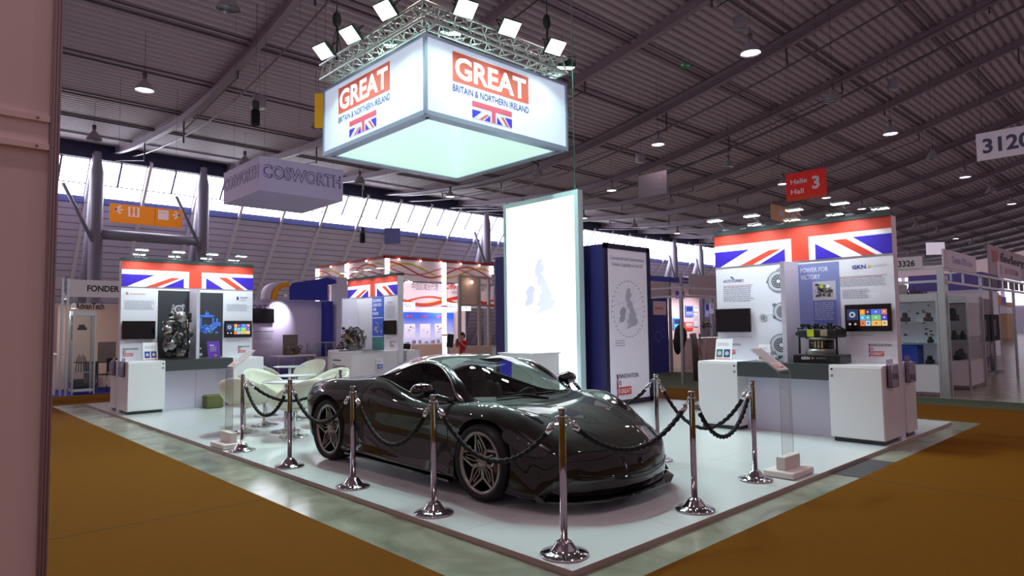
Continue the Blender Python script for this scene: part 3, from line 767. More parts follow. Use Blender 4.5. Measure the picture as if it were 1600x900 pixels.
tm = mat('truss_aluminium', (205, 214, 208), .35, .6)
TZ0, TZ1 = 6.56, 6.85
truss = root('lighting_truss', (cx_, cy_, TZ0), 'square aluminium lattice truss hanging above the GREAT cube sign', 'truss')
tx0, tx1, ty0, ty1 = SX-.08, SX+SW+.02, SY-.05, SY+SD+.05
def truss_side(a, b, inw):
    g = MB(); a = Vector(a); b = Vector(b); d = (b-a); L = d.length; d.normalize(); inw = Vector(inw)*.29; n = max(2, int(L/.33)); z = Vector((0,0,.29))
    for o_ in (Vector((0,0,0)), inw, z, inw+z): g.tube([a+o_, b+o_], .025, 8)
    for k in range(n):
        p = a+d*(L*k/n); q = a+d*(L*(k+.5)/n); r_ = a+d*(L*(k+1)/n)
        for u, v in ((Vector((0,0,0)), z), (inw, inw+z), (Vector((0,0,0)), inw), (z, z+inw)):
            g.tube([p+u, q+v], .011, 5); g.tube([q+v, r_+u], .011, 5)
    return g
for a, b, i_ in (((tx0,ty0,TZ0),(tx1,ty0,TZ0),(0,1,0)), ((tx0,ty0,TZ0),(tx0,ty1,TZ0),(1,0,0)), ((tx1,ty0,TZ0),(tx1,ty1,TZ0),(-1,0,0)), ((tx0,ty1,TZ0),(tx1,ty1,TZ0),(0,-1,0))):
    truss_side(a, b, i_).build('truss_beam', tm, truss, off=truss.location)
g = MB()
for x, y in ((tx0+.15,ty1-.4),(tx1-.15,ty0+.4),(tx0+.15,ty0+.15),(tx1-.15,ty1-.15)):
    g.tube([(x,y,TZ1),(x+.02,y,7.6)], .02, 6); g.tube([(x,y,7.6),(x,y,zb(y))], .012, 6)
    g.ball((x,y,7.7),(.09,.09,.16))
    for k in (-1, 1): g.tube([(x+k*.14,y,TZ1),(x,y,7.55)], .01, 5)
g.build('hoist_chain', blackm, truss, off=truss.location)
fl_m = mat('floodlight_lit_glass', (255,255,255), .3, emit=9, ecol=(232, 255, 246)); flh = mat('floodlight_housing', (46, 72, 66), .5)
def flood(x, y, dx, dy, label, energy=FLOOD, tilt=50):
    L = root('floodlight', (x, y, 6.78), label, 'floodlight', group='floodlights on the truss')
    # lamp looks along (dx, dy) and down; local frame: -Z is the beam direction
    f = Vector((dx, dy, -math.tan(R(tilt)))).normalized(); q = f.to_track_quat('-Z', 'Y').to_matrix().to_4x4()
    h = MB().rbox((-.19,-.15,0),(.19,.15,.05),.012); h.add([(-.19,-.15,.05),(.19,-.15,.05),(.19,.15,.05),(-.19,.15,.05),(-.10,-.08,.17),(.10,-.08,.17),(.10,.08,.17),(-.10,.08,.17)], [(0,1,5,4),(1,2,6,5),(2,3,7,6),(3,0,4,7),(4,5,6,7)])
    h.xf(q).build('housing', flh, L)
    g_ = MB().box((-.175,-.135,-.006),(.175,.135,.0)).xf(q); g_.build('lit_glass', fl_m, L)
    y_ = MB(); y_.tube([q @ Vector((-.21,0,.03)), q @ Vector((-.21,0,.22)), q @ Vector((.21,0,.22)), q @ Vector((.21,0,.03))], .012, 6); y_.tube([q @ Vector((0,0,.22)), Vector((-dx*.30,-dy*.30,.02))], .02, 6); y_.build('yoke', blackm, L)
    ld = bpy.data.lights.new('flood', 'AREA'); ld.shape = 'RECTANGLE'; ld.size = .35; ld.size_y = .27; ld.energy = energy; ld.color = (.66, .96, .95); ld.spread = R(150)
    lo = bpy.data.objects.new('flood_lamp', ld); C.objects.link(lo); lo.parent = L; lo.matrix_local = q @ Matrix.Translation((0,0,-.03)); return L
flood(2.72, 8.5, -1, -.15, 'lit floodlight on the left side of the truss, farthest left of the three there')
flood(2.75, 7.55, -1, -.15, 'lit floodlight on the left side of the truss, middle one of the three there')
flood(2.72, 6.35, -1, -.15, 'lit floodlight on the left side of the truss, nearest to its front corner')
flood(3.68, 5.42, -.15, -1, 'lit floodlight on the right side of the truss, nearest to its front corner')
flood(4.70, 5.45, -.15, -1, 'lit floodlight on the right side of the truss, middle one of the three there')
flood(5.88, 5.45, -.15, -1, 'lit floodlight on the right side of the truss, farthest right of the three there')
for x, y, lb in ((4.05, 6.3, 'floodlight shining down inside the truss just above the right face of the cube sign'), (6.75, 6.0, 'floodlight at the far right corner of the truss, seen edge-on above the sign'), (3.6, 7.4, 'floodlight inside the truss, half hidden behind the left face of the cube sign')):
    L = flood(x, y, .5, .6, lb, FLOOD*.35, 75)

# ------------------------------------------------------------------ light box and navy tower
lb_m = mat('lightbox_white', (255,255,255), .5, emit=2.1, ecol=(246, 250, 255)); faint = mat('washed_out_print', (150, 160, 185), .6, emit=.88, ecol=(224, 230, 250)); faint2 = mat('washed_out_map', (140, 152, 180), .6, emit=.85, ecol=(220, 228, 250))
L0 = 7.42; LX = 6.30; LWD = 2.08
def ukmap(mb, cu, cv, h, y, m1, m2):
    s = h
    gb = [(.02,.5),(.10,.48),(.06,.40),(.14,.36),(.10,.26),(.05,.24),(.12,.18),(.18,.06),(.22,-.02),(.30,-.14),(.28,-.22),(.36,-.25),(.33,-.36),(.22,-.40),(.08,-.42),(-.02,-.46),(-.10,-.48),(-.02,-.38),(.04,-.34),(-.08,-.33),(-.06,-.26),(.02,-.22),(-.02,-.14),(.06,-.10),(.02,.02),(-.04,.04),(-.08,.10),(-.04,.16),(-.10,.20),(-.12,.30),(-.08,.38),(-.05,.46)]
    ir = [(-.16,.04),(-.10,-.02),(-.14,-.10),(-.14,-.22),(-.20,-.30),(-.34,-.32),(-.36,-.24),(-.30,-.16),(-.35,-.08),(-.30,-.02),(-.24,.04)]
    for P_, m_ in ((gb, m1), (ir, m2)): mb.pp([(cu+a*s, cv+b*s) for a, b in P_], y, m_)
    rg = random.Random(9)
    for k in range(34):
        a = 2*PI*k/34+.1; rx, ry = h*.62, h*.66
        u, v = cu+rx*math.cos(a), cv+ry*math.sin(a); w_ = .09*h/1.2
        mb.prect(u-w_/2, v-.012, u+w_/2, v+.012, y, m1)
        e = (cu+rg.uniform(-.1,.25)*h, cv+rg.uniform(-.3,.3)*h); d = Vector((e[0]-u, e[1]-v, 0)); 
        if k % 2: continue
        nrm = Vector((-d.y, d.x, 0)).normalized()*.0022; mb.pp([(u+d.x*.1-nrm.x, v+d.y*.1-nrm.y), (u+d.x*.1+nrm.x, v+d.y*.1+nrm.y), (e[0]+nrm.x, e[1]+nrm.y), (e[0]-nrm.x, e[1]-nrm.y)], y-.0005, m2)
bx = root('light_box', (LX, L0, ZP), 'tall glowing white light box wall behind the car, with a faint map', 'light box', R(-90))
teal = mat('light_box_frame', (196, 226, 228), .5)
MB().box((0, 0, 0), (LWD, .14, 4.08)).build('frame', teal, bx)
MB().box((.10, -.006, .06), (LWD-.10, .0, 3.98)).build('lit_face', lb_m, bx)
g = MB(); g.text('Integrated Propulsion', LWD/2, 3.42, .075, -.008, faint, .01, 1.1, 'C'); g.text('Research and Development', LWD/2, 3.28, .075, -.008, faint, .01, 1.25, 'C')
ukmap(g, LWD/2, 2.28, 1.15, -.008, faint, faint2); g.para(.35, 1.30, .62, 1.42, -.008, faint, .035, 2)
lt = mat('light_box_lettering', (40, 46, 140), .5, emit=.08, ecol=(60, 66, 190))
g.text('INNOVATION', .55, .67, .115, -.010, lt, .012, .80); g.text('IS', .52, .46, .12, -.008, lt, .012); g.build('print', faint, bx)
tw = root('navy_tower', (7.35, 6.5, ZP), 'navy blue box tower behind the light box, with a white map panel facing right', 'tower')
t = MB().box((6.62, 5.03, ZP), (8.04, 8.05, 3.08)); t.build('core', navy, tw, off=tw.location)
fr = MB(); 
for a, b in (((6.62,4.99,ZP),(6.72,5.03,3.10)), ((7.98,4.99,ZP),(8.08,5.03,3.10)), ((6.62,4.99,3.0),(8.08,5.03,3.10)), ((6.62,4.99,ZP),(8.08,5.03,.13))): fr.box(a, b)
fr.build('frame', mat('navy_frame', (20, 18, 60), .5), tw, off=tw.location)
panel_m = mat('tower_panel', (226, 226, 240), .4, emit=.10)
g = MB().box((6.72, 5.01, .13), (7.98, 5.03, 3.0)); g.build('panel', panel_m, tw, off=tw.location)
g = MB(); g.text('Connected and Autonomous', 7.35, 2.80, .068, 5.004, pgrey, .014, 1.08, 'C'); g.text('Vehicle Capability in the UK', 7.35, 2.68, .068, 5.004, pgrey, .014, 1.0, 'C')
ukmap(g, 7.35, 1.86, .82, 5.004, plight, mat('map_grey', (176, 178, 196), .6)); g.para(6.92, 1.10, 7.22, 1.26, 5.004, pgrey, .045, 4); innovation(g, 6.93, .20, .68, 5.004)
g.build('print', pgrey, tw, off=tw.location)
# small counter in front of the light box
ct = root('reception_counter', (5.42, 6.0, ZP), 'white counter with a blue side in front of the glowing light box', 'counter')
MB().rbox((5.25, 5.56, ZP), (5.95, 6.42, 1.04), .006).build('carcass', white, ct, off=ct.location)
MB().rbox((5.22, 5.53, 1.04), (5.98, 6.45, 1.07), .006).build('worktop', white, ct, off=ct.location)
MB().box((5.243, 6.1, .2), (5.25, 6.4, .98)).build('blue_panel', mat('glow_blue', (50, 50, 230), .5, emit=.3), ct, off=ct.location)

# ------------------------------------------------------------------ display booths of the national stand
screen = mat('dark_screen', (10, 10, 12), .12); bezel = mat('screen_bezel', (8, 8, 10), .3)
scr_on = lambda c: mat('screen_%d_%d_%d' % c, c, .3, emit=.55, ecol=c)
led = mat('arm_light_lit', (255,255,255), .4, emit=6, ecol=(235, 255, 246)); off_m = mat('arm_light_unlit', (130, 140, 138), .3, .6)
def placed(loc, rz, u, y, z=0.):
    return Matrix.Translation(loc) @ Matrix.Rotation(rz, 4, 'Z') @ Vector((u, y, z))
def booth(loc, rz, nm, prints, posters, cab_left=True, cab_right=True, fin_u=1.25, where='', fins=True):
    """double-sided display wall, local +x = left to right for a visitor, -y towards him"""
    Wd = 2.5
    B = root('display_wall', loc, nm, 'display wall', rz)
    MB().box((0, -.13, 0), (Wd, .03, 2.36)).build('wall_panel', mat('display_white', (225, 226, 236), .5), B)
    h = MB().box((0, -.14, 2.36), (Wd, .04, 2.86)); flag(h, 0, 2.86, Wd, .49, -.145); h.build('flag_header', pwhite, B)
    MB().box((0, -.16, 2.86), (Wd, .06, 2.92)).build('top_rail', mat('rail_dark_green', (54, 70, 70), .5), B)
    if fins: MB().box((fin_u-.03, -.58, .96), (fin_u+.03, -.13, 2.34)).build('divider_fin', mat('fin_lilac', (214, 212, 228), .5), B)
    g = MB(); prints(g); g.build('print', pgrey, B)
    for f in posters:
        g = MB(); f(g); g.build('poster', pgrey, B)
    def cab(u0, u1, y0, y1, lab, lock):
        c = root('storage_cabinet', placed(loc, rz, (u0+u1)/2, (y0+y1)/2), lab, 'cabinet', rz)
        w_ = (u1-u0)/2; d = (y1-y0)/2; s = -1
        MB().rbox((-w_, -d+.02, .05), (w_, d, .955), .004).build('carcass', white, c)
        MB().box((-w_+.03, -d+.05, 0), (w_-.03, d-.03, .05)).build('plinth', dgrey, c)
        dr = MB().rbox((-w_+.006, -d, .06), (w_-.006, -d+.019, .93), .004).build('door', white, c)
        k = MB(); lx = w_*.86 if lock > 0 else -w_*.86
        k.lathe([(0,-.006),(.013,-.006),(.013,.0)], 14, c=(lx, -d, .90), axis='y'); k.build('lock', blackm, dr)
        MB().rbox((lx-.018, -d-.003, .80), (lx+.018, -d, .835), .002).build('sticker', alug, dr)
    if cab_left: cab(0, .63, -.75, -.14, 'white storage cabinet with a lock, left end of the %s display wall' % where, 1)
    if cab_right: cab(1.87, 2.5, -.75, -.14, 'white storage cabinet with a lock, right end of the %s display wall' % where, -1)
    cab(0, .63, .14, .53, 'white cabinet on the rear side of the %s display wall, left end' % where, 1)
    cab(1.87, 2.5, .14, .53, 'white cabinet on the rear side of the %s display wall, right end' % where, 1)
    D_ = root('demo_counter', placed(loc, rz, 1.25, -.45), 'counter with dark grey front rail between the cabinets of the %s display wall' % where, 'counter', rz)
    MB().box((-.62, -.30, .755), (.62, .31, .96)).build('front_rail', dgrey, D_)
    MB().box((-.62, -.05, 0), (.62, -.02, .755)).build('modesty_panel', lilac, D_)
    MB().box((-.003, -.052, 0), (.003, -.05, .755)).build('panel_joint', alug, D_)
    return B
def tv(loc, rz, u, z, w_, h_, label, on=None, fy=-.13):
    T = root('flat_screen', placed(loc, rz, u+w_/2, fy-.0, z), label, 'screen', rz)
    MB().rbox((-w_/2, -.06, 0), (w_/2, -.018, h_), .006).build('casing', bezel, T)
    MB().box((-w_*.2, -.018, h_*.3), (w_*.2, 0, h_*.7)).build('wall_bracket', blackm, T)
    s = MB(); s.prect(-w_/2+.012, .016, w_/2-.012, h_-.012, -.0615, screen)
    if on:
        P = [(236,120,60),(90,180,220),(240,150,40),(150,200,230),(90,170,180),(60,50,120),(230,180,90),(120,190,120),(80,110,220),(235,200,150),(90,70,190),(200,120,110)]
        x = -w_/2; k = 0
        s.prect(x+.03, h_*.42, x+w_*.30, h_*.82, -.062, scr_on((44,56,96))); s.pdisc(x+w_*.17, h_*.62, h_*.11, -.0625, scr_on((170,180,200))); s.pdisc(x+w_*.17, h_*.62, h_*.05, -.063, scr_on((30,40,70)))
        s.pdisc(x+w_*.11, h_*.27, h_*.045, -.062, scr_on((180,180,190))); s.pdisc(x+w_*.23, h_*.27, h_*.045, -.062, scr_on((200,170,160)))
        for c_, (a, b) in enumerate(((.34, .45), (.455, .565), (.58, .79), (.80, .92))):
            for r_ in range(3):
                s.prect(x+w_*a, h_*(.20+.205*r_), x+w_*b, h_*(.395+.205*r_), -.062, scr_on(P[k % 12])); k += 1
                s.pdisc(x+w_*(a+b)/2, h_*(.30+.205*r_), h_*.03, -.0625, scr_on(((250,230,120),(40,40,60),(240,240,240))[k % 3]), 8)
    s.build('display', screen, T); return T
def arm_light(loc, rz, u, side, label, lit=True, z=2.92):
    A = root('arm_spotlight', placed(loc, rz, u, side*.07-.05, z), label, 'arm light', rz)
    MB().rbox((-.05, -.04, 0), (.05, .04, .03), .006).build('clamp', alug, A)
    MB().tube([(0,0,.03),(0,side*.14,.07),(0,side*.36,.14)], .009, 6).build('arm', alug, A)
    hd = MB().rbox((-.11, side*.34-.05, .125), (.11, side*.34+.07, .15), .01); hd.build('lamp_head', off_m, A)
    MB().box((-.10, side*.35-.045, .118), (.10, side*.35+.06, .125)).build('lit_lens' if lit else 'lens', led if lit else off_m, A)
    if lit and side < 0:
        ld = bpy.data.lights.new('arm', 'SPOT'); ld.energy = 26; ld.spot_size = R(130); ld.spot_blend = .8; ld.shadow_soft_size = .06; ld.color = (.90, .97, 1.)
        l_ = bpy.data.objects.new('arm_light_lamp', ld); C.objects.link(l_); l_.parent = A; l_.location = (0, -.36, .09); l_.rotation_euler = (R(12), 0, 0)
    return A
GREY = [(196,198,204),(120,122,128),(70,70,76),(36,36,40),(160,160,166),(90,84,76)]
# left stand (faces right-front)
A_LOC, A_RZ = (.11, 11.55, ZP), 0.
def A_print(g):
    y = -.134; g.text('Institute', .16, 2.22, .03, y, mat('ink_orange', (210,120,90), .6), .0, .25); g.prect(.08,2.215,.12,2.26,y,mat('ink_orange',(210,120,90),.6))
    g.para(.06, 1.90, .58, 2.10, y, pgrey, .026, 1); g.text('www.institute.org.uk', .1, 1.29, .022, y, pgrey, 0, .4)
    innovation(g, .05, 1.03, .26, y)
    g.prect(2.16, 2.15, 2.20, 2.22, y, pnavy); g.text('Ricardo', 2.24, 2.19, .035, y, pnavy, .01); g.para(2.24, 2.11, 2.36, 2.16, y, pgrey, .02, 9)
    g.para(1.96, 1.88, 2.42, 2.06, y, pgrey, .026, 2); g.text('www.ricardo.com', 1.96, 1.27, .02, y, pgrey, 0, .26); innovation(g, 2.20, 1.03, .24, y)
def A_post1(g):
    g.prect(.64, .97, 1.22, 2.31, -.133, mat('poster_charcoal', (52, 54, 60), .5)); machine_print(g, .86, 1.66, 1.18, 2.06, -.135, 3, GREY, 110); turbo(g, 1.02, 1.94, .11, -.155, 12, [(190,192,198),(120,122,128),(30,30,34),(150,152,158),(90,92,98)]); machine_print(g, .70, 1.45, 1.15, 1.72, -.136, 4, GREY, 70)
    machine_print(g, .73, 1.02, 1.17, 1.55, -.137, 7, GREY+[(200,110,50),(60,90,60)], 90)
def A_post2(g):
    g.prect(1.28, .97, 1.88, 2.29, -.133, mat('poster_charcoal', (52, 54, 60), .5)); B = [(70,120,220),(100,150,240),(50,90,190),(130,180,250),(40,70,160)]
    bm_ = mat('ink_70_120_220', (70,120,220), .6)
    machine_print(g, 1.40, 1.44, 1.80, 1.64, -.135, 11, B, 60); machine_print(g, 1.44, 1.50, 1.76, 1.62, -.1352, 12, B, 60)
    for a, b, c_, d in ((1.42,1.58,1.46,1.80),(1.66,1.58,1.70,1.80),(1.42,1.78,1.70,1.83),(1.52,1.83,1.60,1.88),(1.70,1.60,1.84,1.68),(1.74,1.68,1.78,1.76),(1.38,1.50,1.44,1.62),(1.54,1.88,1.56,1.92)): g.prect(a, b, c_, d, -.1445, bm_)
booth(A_LOC, A_RZ, 'white display wall with union flag header and charcoal engine poster, left rear', A_print, [A_post1, A_post2], where='left rear')
tv(A_LOC, A_RZ, .02, 1.36, .57, .35, 'blank black screen on the left rear display wall')
tv(A_LOC, A_RZ, 1.90, 1.36, .57, .35, 'screen showing coloured tiles on the left rear display wall', True)
for k, u in enumerate((.42, 1.07, 1.70, 2.28)):
    nth = ('leftmost', 'second from left', 'third from left', 'rightmost')[k]
    arm_light(A_LOC, A_RZ, u, 1, 'lit arm light, rear row over the left rear display wall, %s of four' % nth)
    arm_light(A_LOC, A_RZ, u-.16, -1, 'arm light, front row over the left rear display wall, %s of four' % nth, True)
# right stand
B_LOC, B_RZ = (6.42, 2.53, ZP), R(-90)
def B_print(g):
    y = -.134; g.text('ACTITURBO', .12, 2.13, .04, y, pnavy, .012, .33); g.pp([(.24,2.20),(.32,2.17),(.26,2.22)], y, pnavy)
    g.prect(.12, 2.075, .60, 2.08, y, red); g.para(.12, 1.80, .60, 2.06, y, pgrey, .03, 5); g.text('www.actiturbo.co.uk', .14, 1.29, .025, y, pgrey, 0, .42); innovation(g, .10, 1.03, .27, y)
    turbo(g, .99, 2.10, .19, y, 1); turbo(g, 1.04, 1.66, .17, y, 2); turbo(g, .74, 1.58, .065, y, 4); turbo(g, 1.00, 1.18, .20, y, 3)
    g.text('GKN', 2.0, 2.20, .05, y, mat('ink_logo_blue', (30,50,150), .5), .03, .17); g.pp([(2.19,2.25),(2.24,2.225),(2.19,2.20),(2.205,2.225)], y, mat('ink_yellow', (220,190,60), .6)); g.text('AUTOMOTIVE', 2.26, 2.215, .02, y, pgrey, 0, .16)
    g.prect(1.82, 2.10, 2.42, 2.105, y, red); g.para(1.82, 1.94, 2.42, 2.09, y, pgrey, .026, 6); g.para(1.86, 1.78, 2.2, 1.93, y, pgrey, .026, 7)
    g.text('www.gknhybrid.com', 1.86, 1.31, .025, y, pgrey, 0, .36); innovation(g, 2.16, 1.04, .27, y)
def B_post(g):
    y = -.133; bl = mat('poster_slate_blue', (126, 136, 190), .5); g.prect(1.28, 1.30, 1.83, 2.32, y, bl); g.text('POWER FOR', 1.31, 2.20, .062, y-.002, mat('ink_pale', (214,216,236), .6), .02, .38); g.text('VICTORY', 1.31, 2.10, .062, y-.002, mat('ink_pale', (214,216,236), .6), .02, .27)
    g.prect(1.47, 1.80, 1.78, 2.06, y-.002, plight); machine_print(g, 1.49, 1.84, 1.76, 2.04, y-.004, 21, [(30,30,32),(60,58,54),(110,108,100),(20,20,22),(170,168,150)], 50); g.prect(1.58,1.97,1.62,2.01,y-.014,mat('ink_lime',(190,210,40),.6)); g.prect(1.66,1.97,1.70,2.01,y-.014,pwhite)
    g.prect(1.47, 1.48, 1.78, 1.79, y-.002, mat('ink_text_box', (92, 112, 180), .6)); g.para(1.49, 1.50, 1.75, 1.77, y-.003, plight, .028, 8)
booth(B_LOC, B_RZ, 'white display wall with union flag header and turbocharger pictures, at the right', B_print, [B_post], where='right')
tv(B_LOC, B_RZ, .0, 1.37, .56, .355, 'blank black screen on the right display wall, beside the turbocharger pictures')
tv(B_LOC, B_RZ, 1.90, 1.37, .56, .355, 'screen showing coloured tiles on the right display wall', True)
for k, u in enumerate((.42, 1.00, 1.62, 2.22)):
    nth = ('leftmost', 'second from left', 'third from left', 'rightmost')[k]
    arm_light(B_LOC, B_RZ, u, 1, 'lit arm light, rear row over the right display wall, %s of four' % nth)
    arm_light(B_LOC, B_RZ, u-.22, -1, 'arm light, front row over the right display wall, %s of four' % nth, True)
# far middle stand
C_LOC, C_RZ = (6.40, 13.86, ZP), R(-90)
def C_print(g):
    y = -.134; g.text('ulemco', .12, 2.12, .05, y, pgrey, 0, .22); g.para(.08, 1.78, .42, 2.03, y, pgrey, .03, 15); g.text('Johnson', 2.02, 2.16, .06, y, pgrey, .01, .25); g.prect(1.95,2.13,2.38,2.135,y,pgrey)
    g.para(1.92, 1.76, 2.40, 2.10, y, pgrey, .03, 16); g.text('www.ulemco.com', 1.92, 1.26, .025, y, pgrey, 0, .3); innovation(g, 2.14, 1.03, .26, y)
def C_post(g):
    y = -.133; bl = mat('poster_blue', (60,100,210), .5); g.prect(1.28, .97, 1.86, 2.34, y, bl); g.prect(1.28, .97, 1.86, 1.28, y-.001, mat('poster_teal', (70,140,140), .5))
    for i, t in enumerate(('DELIVERING', 'CLEAN COLD', 'AND', 'POWER')): g.text(t, 1.32, 2.22-i*.115, .075, y-.002, pwhite, .03, (.42,.42,.17,.28)[i])
    g.prect(1.30,1.79,1.82,1.81,y-.002,pwhite); g.prect(1.30,1.30,1.82,1.32,y-.002,pwhite); machine_print(g, 1.38, 1.36, 1.80, 1.74, y-.003, 31, [(150,170,220),(90,120,200),(200,210,235),(60,80,150)], 60)
booth(C_LOC, C_RZ, 'white display wall with union flag header and tall blue poster, far middle', C_print, [C_post], where='far middle', fin_u=.46)
tv(C_LOC, C_RZ, -.02, 1.36, .5, .35, 'dark screen on the far middle display wall, half behind the engine')
tv(C_LOC, C_RZ, 1.90, 1.36, .56, .36, 'dark screen right of the blue poster on the far middle display wall')
for k, u in enumerate((.35, .95, 1.6, 2.2)):
    arm_light(C_LOC, C_RZ, u, -1, 'arm light on the far middle display wall, %s of four' % ('leftmost', 'second from left', 'third from left', 'rightmost')[k], True)
# counter with company name in front of it
dc = root('name_counter', (5.25, 11.7, ZP), 'white counter with a company name, carrying an engine, in the far middle', 'counter')
MB().rbox((4.86, 11.17, ZP), (5.64, 12.19, .98), .006).build('carcass', white, dc, off=dc.location)
MB().rbox((4.85, 11.15, .98), (5.64, 12.20, 1.0), .004).build('worktop', white, dc, off=dc.location)
g = MB(); g.text('Dearman', 0, 0, .12, 0, pblack, .006, .62); g.prect(.0, .19, .40, .215, 0, pnavy); g.xf(Matrix.Translation((4.855, 12.08, .60)) @ Matrix.Rotation(R(-90), 4, 'Z')).build('lettering', pblack, dc, off=dc.location)
# ------------------------------------------------------------------ rope barrier
POSTS = [(.18,5.62,'left of the car, farthest left of the row'), (.165,4.25,'beside the rear wheel, second from left in the row'), (.17,2.9,'in front of the car door, third from left'), (.17,1.625,'just left of the front wheel, fourth from left'),
         (.18,.23,'at the front corner of the platform, nearest of all'), (1.69,.19,'right of the car nose, next after the corner post'), (2.99,.33,'beside the right leaflet stand, far right of the row'),
         (3.16,1.54,'standing in front of the navy tower, right of the car'), (3.0,2.71,'behind the car, its top showing beside the far mirror'), (1.40,5.39,'behind the car tail in front of the name counter')]
proto = None
for x, y, d in POSTS:
    if proto is None:
        proto = root('rope_barrier_post', (x, y, ZP), '', 'barrier post', group='chrome rope posts around the car')
        MB().lathe([(0,0),(.158,0),(.161,.006),(.156,.014),(.105,.024),(.094,.028),(.082,.042),(.052,.082),(.048,.086),(.036,.087),(.034,.094),(0,.094)], 40).build('base', chrome, proto)
        MB().lathe([(.0235,.09),(.0235,.09),(.0235,.925),(.026,.927),(.026,.938),(.022,.942),(0,.942)], 28).build('pole', mat('polished_tube', (170,168,172), .12, 1.), proto)
        MB().lathe([(.034,.885),(.034,.89),(.0245,.893),(.0245,.88)], 24).build('ring_collar', chrome, proto)
        o = proto
    else: o = copy_tree(proto); o.location = (x, y, ZP)
    o['label'] = 'chrome rope barrier post %s' % d
def rope(a, b, low, label):
    a = Vector((a[0], a[1], ZP+.885)); b = Vector((b[0], b[1], ZP+.885)); d = (b-a); d.z = 0; L = d.length; d.normalize()
    a2 = a+d*.035; b2 = b-d*.035; n = 26; pts = []
    for i in range(n+1):
        t = i/n; s = 4*t*(1-t); s = s**.92; p = a2.lerp(b2, t); p.z = a.z-(a.z-low)*s; pts.append(p)
    o = root('barrier_rope', (a+b)/2-Vector((0,0,a.z-low)), label, 'rope', group='black ropes between the posts')
    acc = [0]
    for i in range(n): acc.append(acc[-1]+(pts[i+1]-pts[i]).length)
    tot = acc[-1]
    def at(s):
        for i in range(n):
            if acc[i+1] >= s: return pts[i].lerp(pts[i+1], (s-acc[i])/max(1e-6, acc[i+1]-acc[i]))
        return pts[-1]
    e = .13; N = int((tot-2*e)/.006); P_ = [at(e+(tot-2*e)*k/N) for k in range(N+1)]; V = []; F = []; m = 9; x = None
    for k, p in enumerate(P_):
        t = (P_[min(k+1, N)]-P_[max(k-1, 0)]).normalized(); u = Vector((0,0,1)); u = (u-t*u.dot(t)).normalized(); v = t.cross(u)
        for j in range(m):
            A = 2*PI*j/m; r_ = .0175+.0045*math.cos(3*A-k*.55); V.append(p+u*math.cos(A)*r_+v*math.sin(A)*r_)
    for k in range(N):
        for j in range(m): F.append((k*m+j, k*m+(j+1) % m, (k+1)*m+(j+1) % m, (k+1)*m+j))
    g = MB(); g.add(V, F, None, True); g.build('cord', rope_m, o, off=o.location)
    for end in (0, 1):
        q = (lambda s: at(s)) if end == 0 else (lambda s: at(tot-s)); g = MB()
        g.tube([q(.085), q(.15)], .0225, 12); g.tube([q(.07), q(.088)], [.012, .0225], 10)
        c0 = q(.055); t = (q(.08)-q(.03)).normalized(); sd = t.cross(Vector((0,0,1))).normalized()
        g.tube([c0+t*.018*math.cos(k*PI/5)+sd*.011*math.sin(k*PI/5) for k in range(10)], .0035, 6, closed=True)
        c0 = q(.025); up_ = t.cross(sd)
        g.tube([c0+t*.02*math.cos(k*PI/5)+up_*.013*math.sin(k*PI/5) for k in range(10)], .0038, 6, closed=True)
        g.build('end_clip', chrome, o, off=o.location)
for a, b, low, d in ((0,1,.535,'hanging between the two leftmost posts'), (1,2,.58,'sagging in front of the rear wheel'), (2,3,.51,'sagging across the car door'), (3,4,.55,'sagging in front of the front wheel'), (4,5,.62,'hanging in front of the car nose'),
                     (5,6,.535,'hanging between the two posts right of the car nose'), (6,7,.46,'running back from the right post towards the navy tower'), (0,9,.61,'crossing behind the car tail in front of the tub chairs'), (7,8,.58,'behind the far front fender, before the map panel')):
    rope(POSTS[a], POSTS[b], low, 'black twisted rope %s' % d)

# ------------------------------------------------------------------ leaflet stands of clear acrylic
def leaflet_stand(loc, rz, label):
    s = root('leaflet_stand', loc, label, 'leaflet stand', rz)
    MB().rbox((-.235, -.155, 0), (.235, .155, .065), .02, seg=3).build('base', mat('base_offwhite', (222, 214, 208), .4), s)
    MB().rbox((-.17, -.045, .065), (.17, .045, .19), .006).build('foot_block', mat('base_offwhite', (222, 214, 208), .4), s)
    g = MB(); prof = [(0, .18), (0, .985), (.02, 1.01), (.30, 1.215), (.32, 1.215)]
    V = []; 
    for x in (-.125, .125):
        for y, z in prof: V += [(x, y-.003, z), (x, y+.003, z+.001)]
    n = len(prof); F = []
    for k in range(n-1): F += [(2*k, 2*n+2*k, 2*n+2*k+2, 2*k+2), (2*k+1, 2*k+3, 2*n+2*k+3, 2*n+2*k+1), (2*k, 2*k+2, 2*k+3, 2*k+1), (2*n+2*k, 2*n+2*k+1, 2*n+2*k+3, 2*n+2*k+2)]
    g.add(V, F); g.build('acrylic_sheet', clearg, s)
    e = MB(); 
    for x in (-.125, .125): e.tube([(x, y, z) for y, z in prof[:3]], .0022, 5)
    e.build('sheet_edge', mat('acrylic_edge', (150, 160, 160), .2), s)
    p = MB(); q = Matrix.Translation((0, .02, 1.016)) @ Matrix.Rotation(R(-53.8), 4, 'X')
    p.box((-.115, -.012, 0), (.115, -.006, .345), mat('leaflet_paper', (226, 214, 214), .6)); p.para(-.10, .10, .10, .33, -.0125, pgrey, .016, 12); p.para(-.10, .33, .06, .34, -.0125, pgrey, .01, 2)
    p.prect(-.10, .025, .07, .05, -.0125, red); p.text('GREAT', -.09, .029, .016, -.013, pwhite, .01, .1); p.text('INNOVATION', -.10, .065, .018, -.0125, red, .01, .12)
    for v in p.v: pass
    p.xf(q).build('leaflet', pwhite, s); return s
leaflet_stand((3.43, .205, ZP), 0, 'clear acrylic leaflet stand on a white base at the right platform edge')
leaflet_stand((.17, 6.04, ZP), R(-90), 'clear acrylic leaflet stand on a white base by the leftmost rope post')

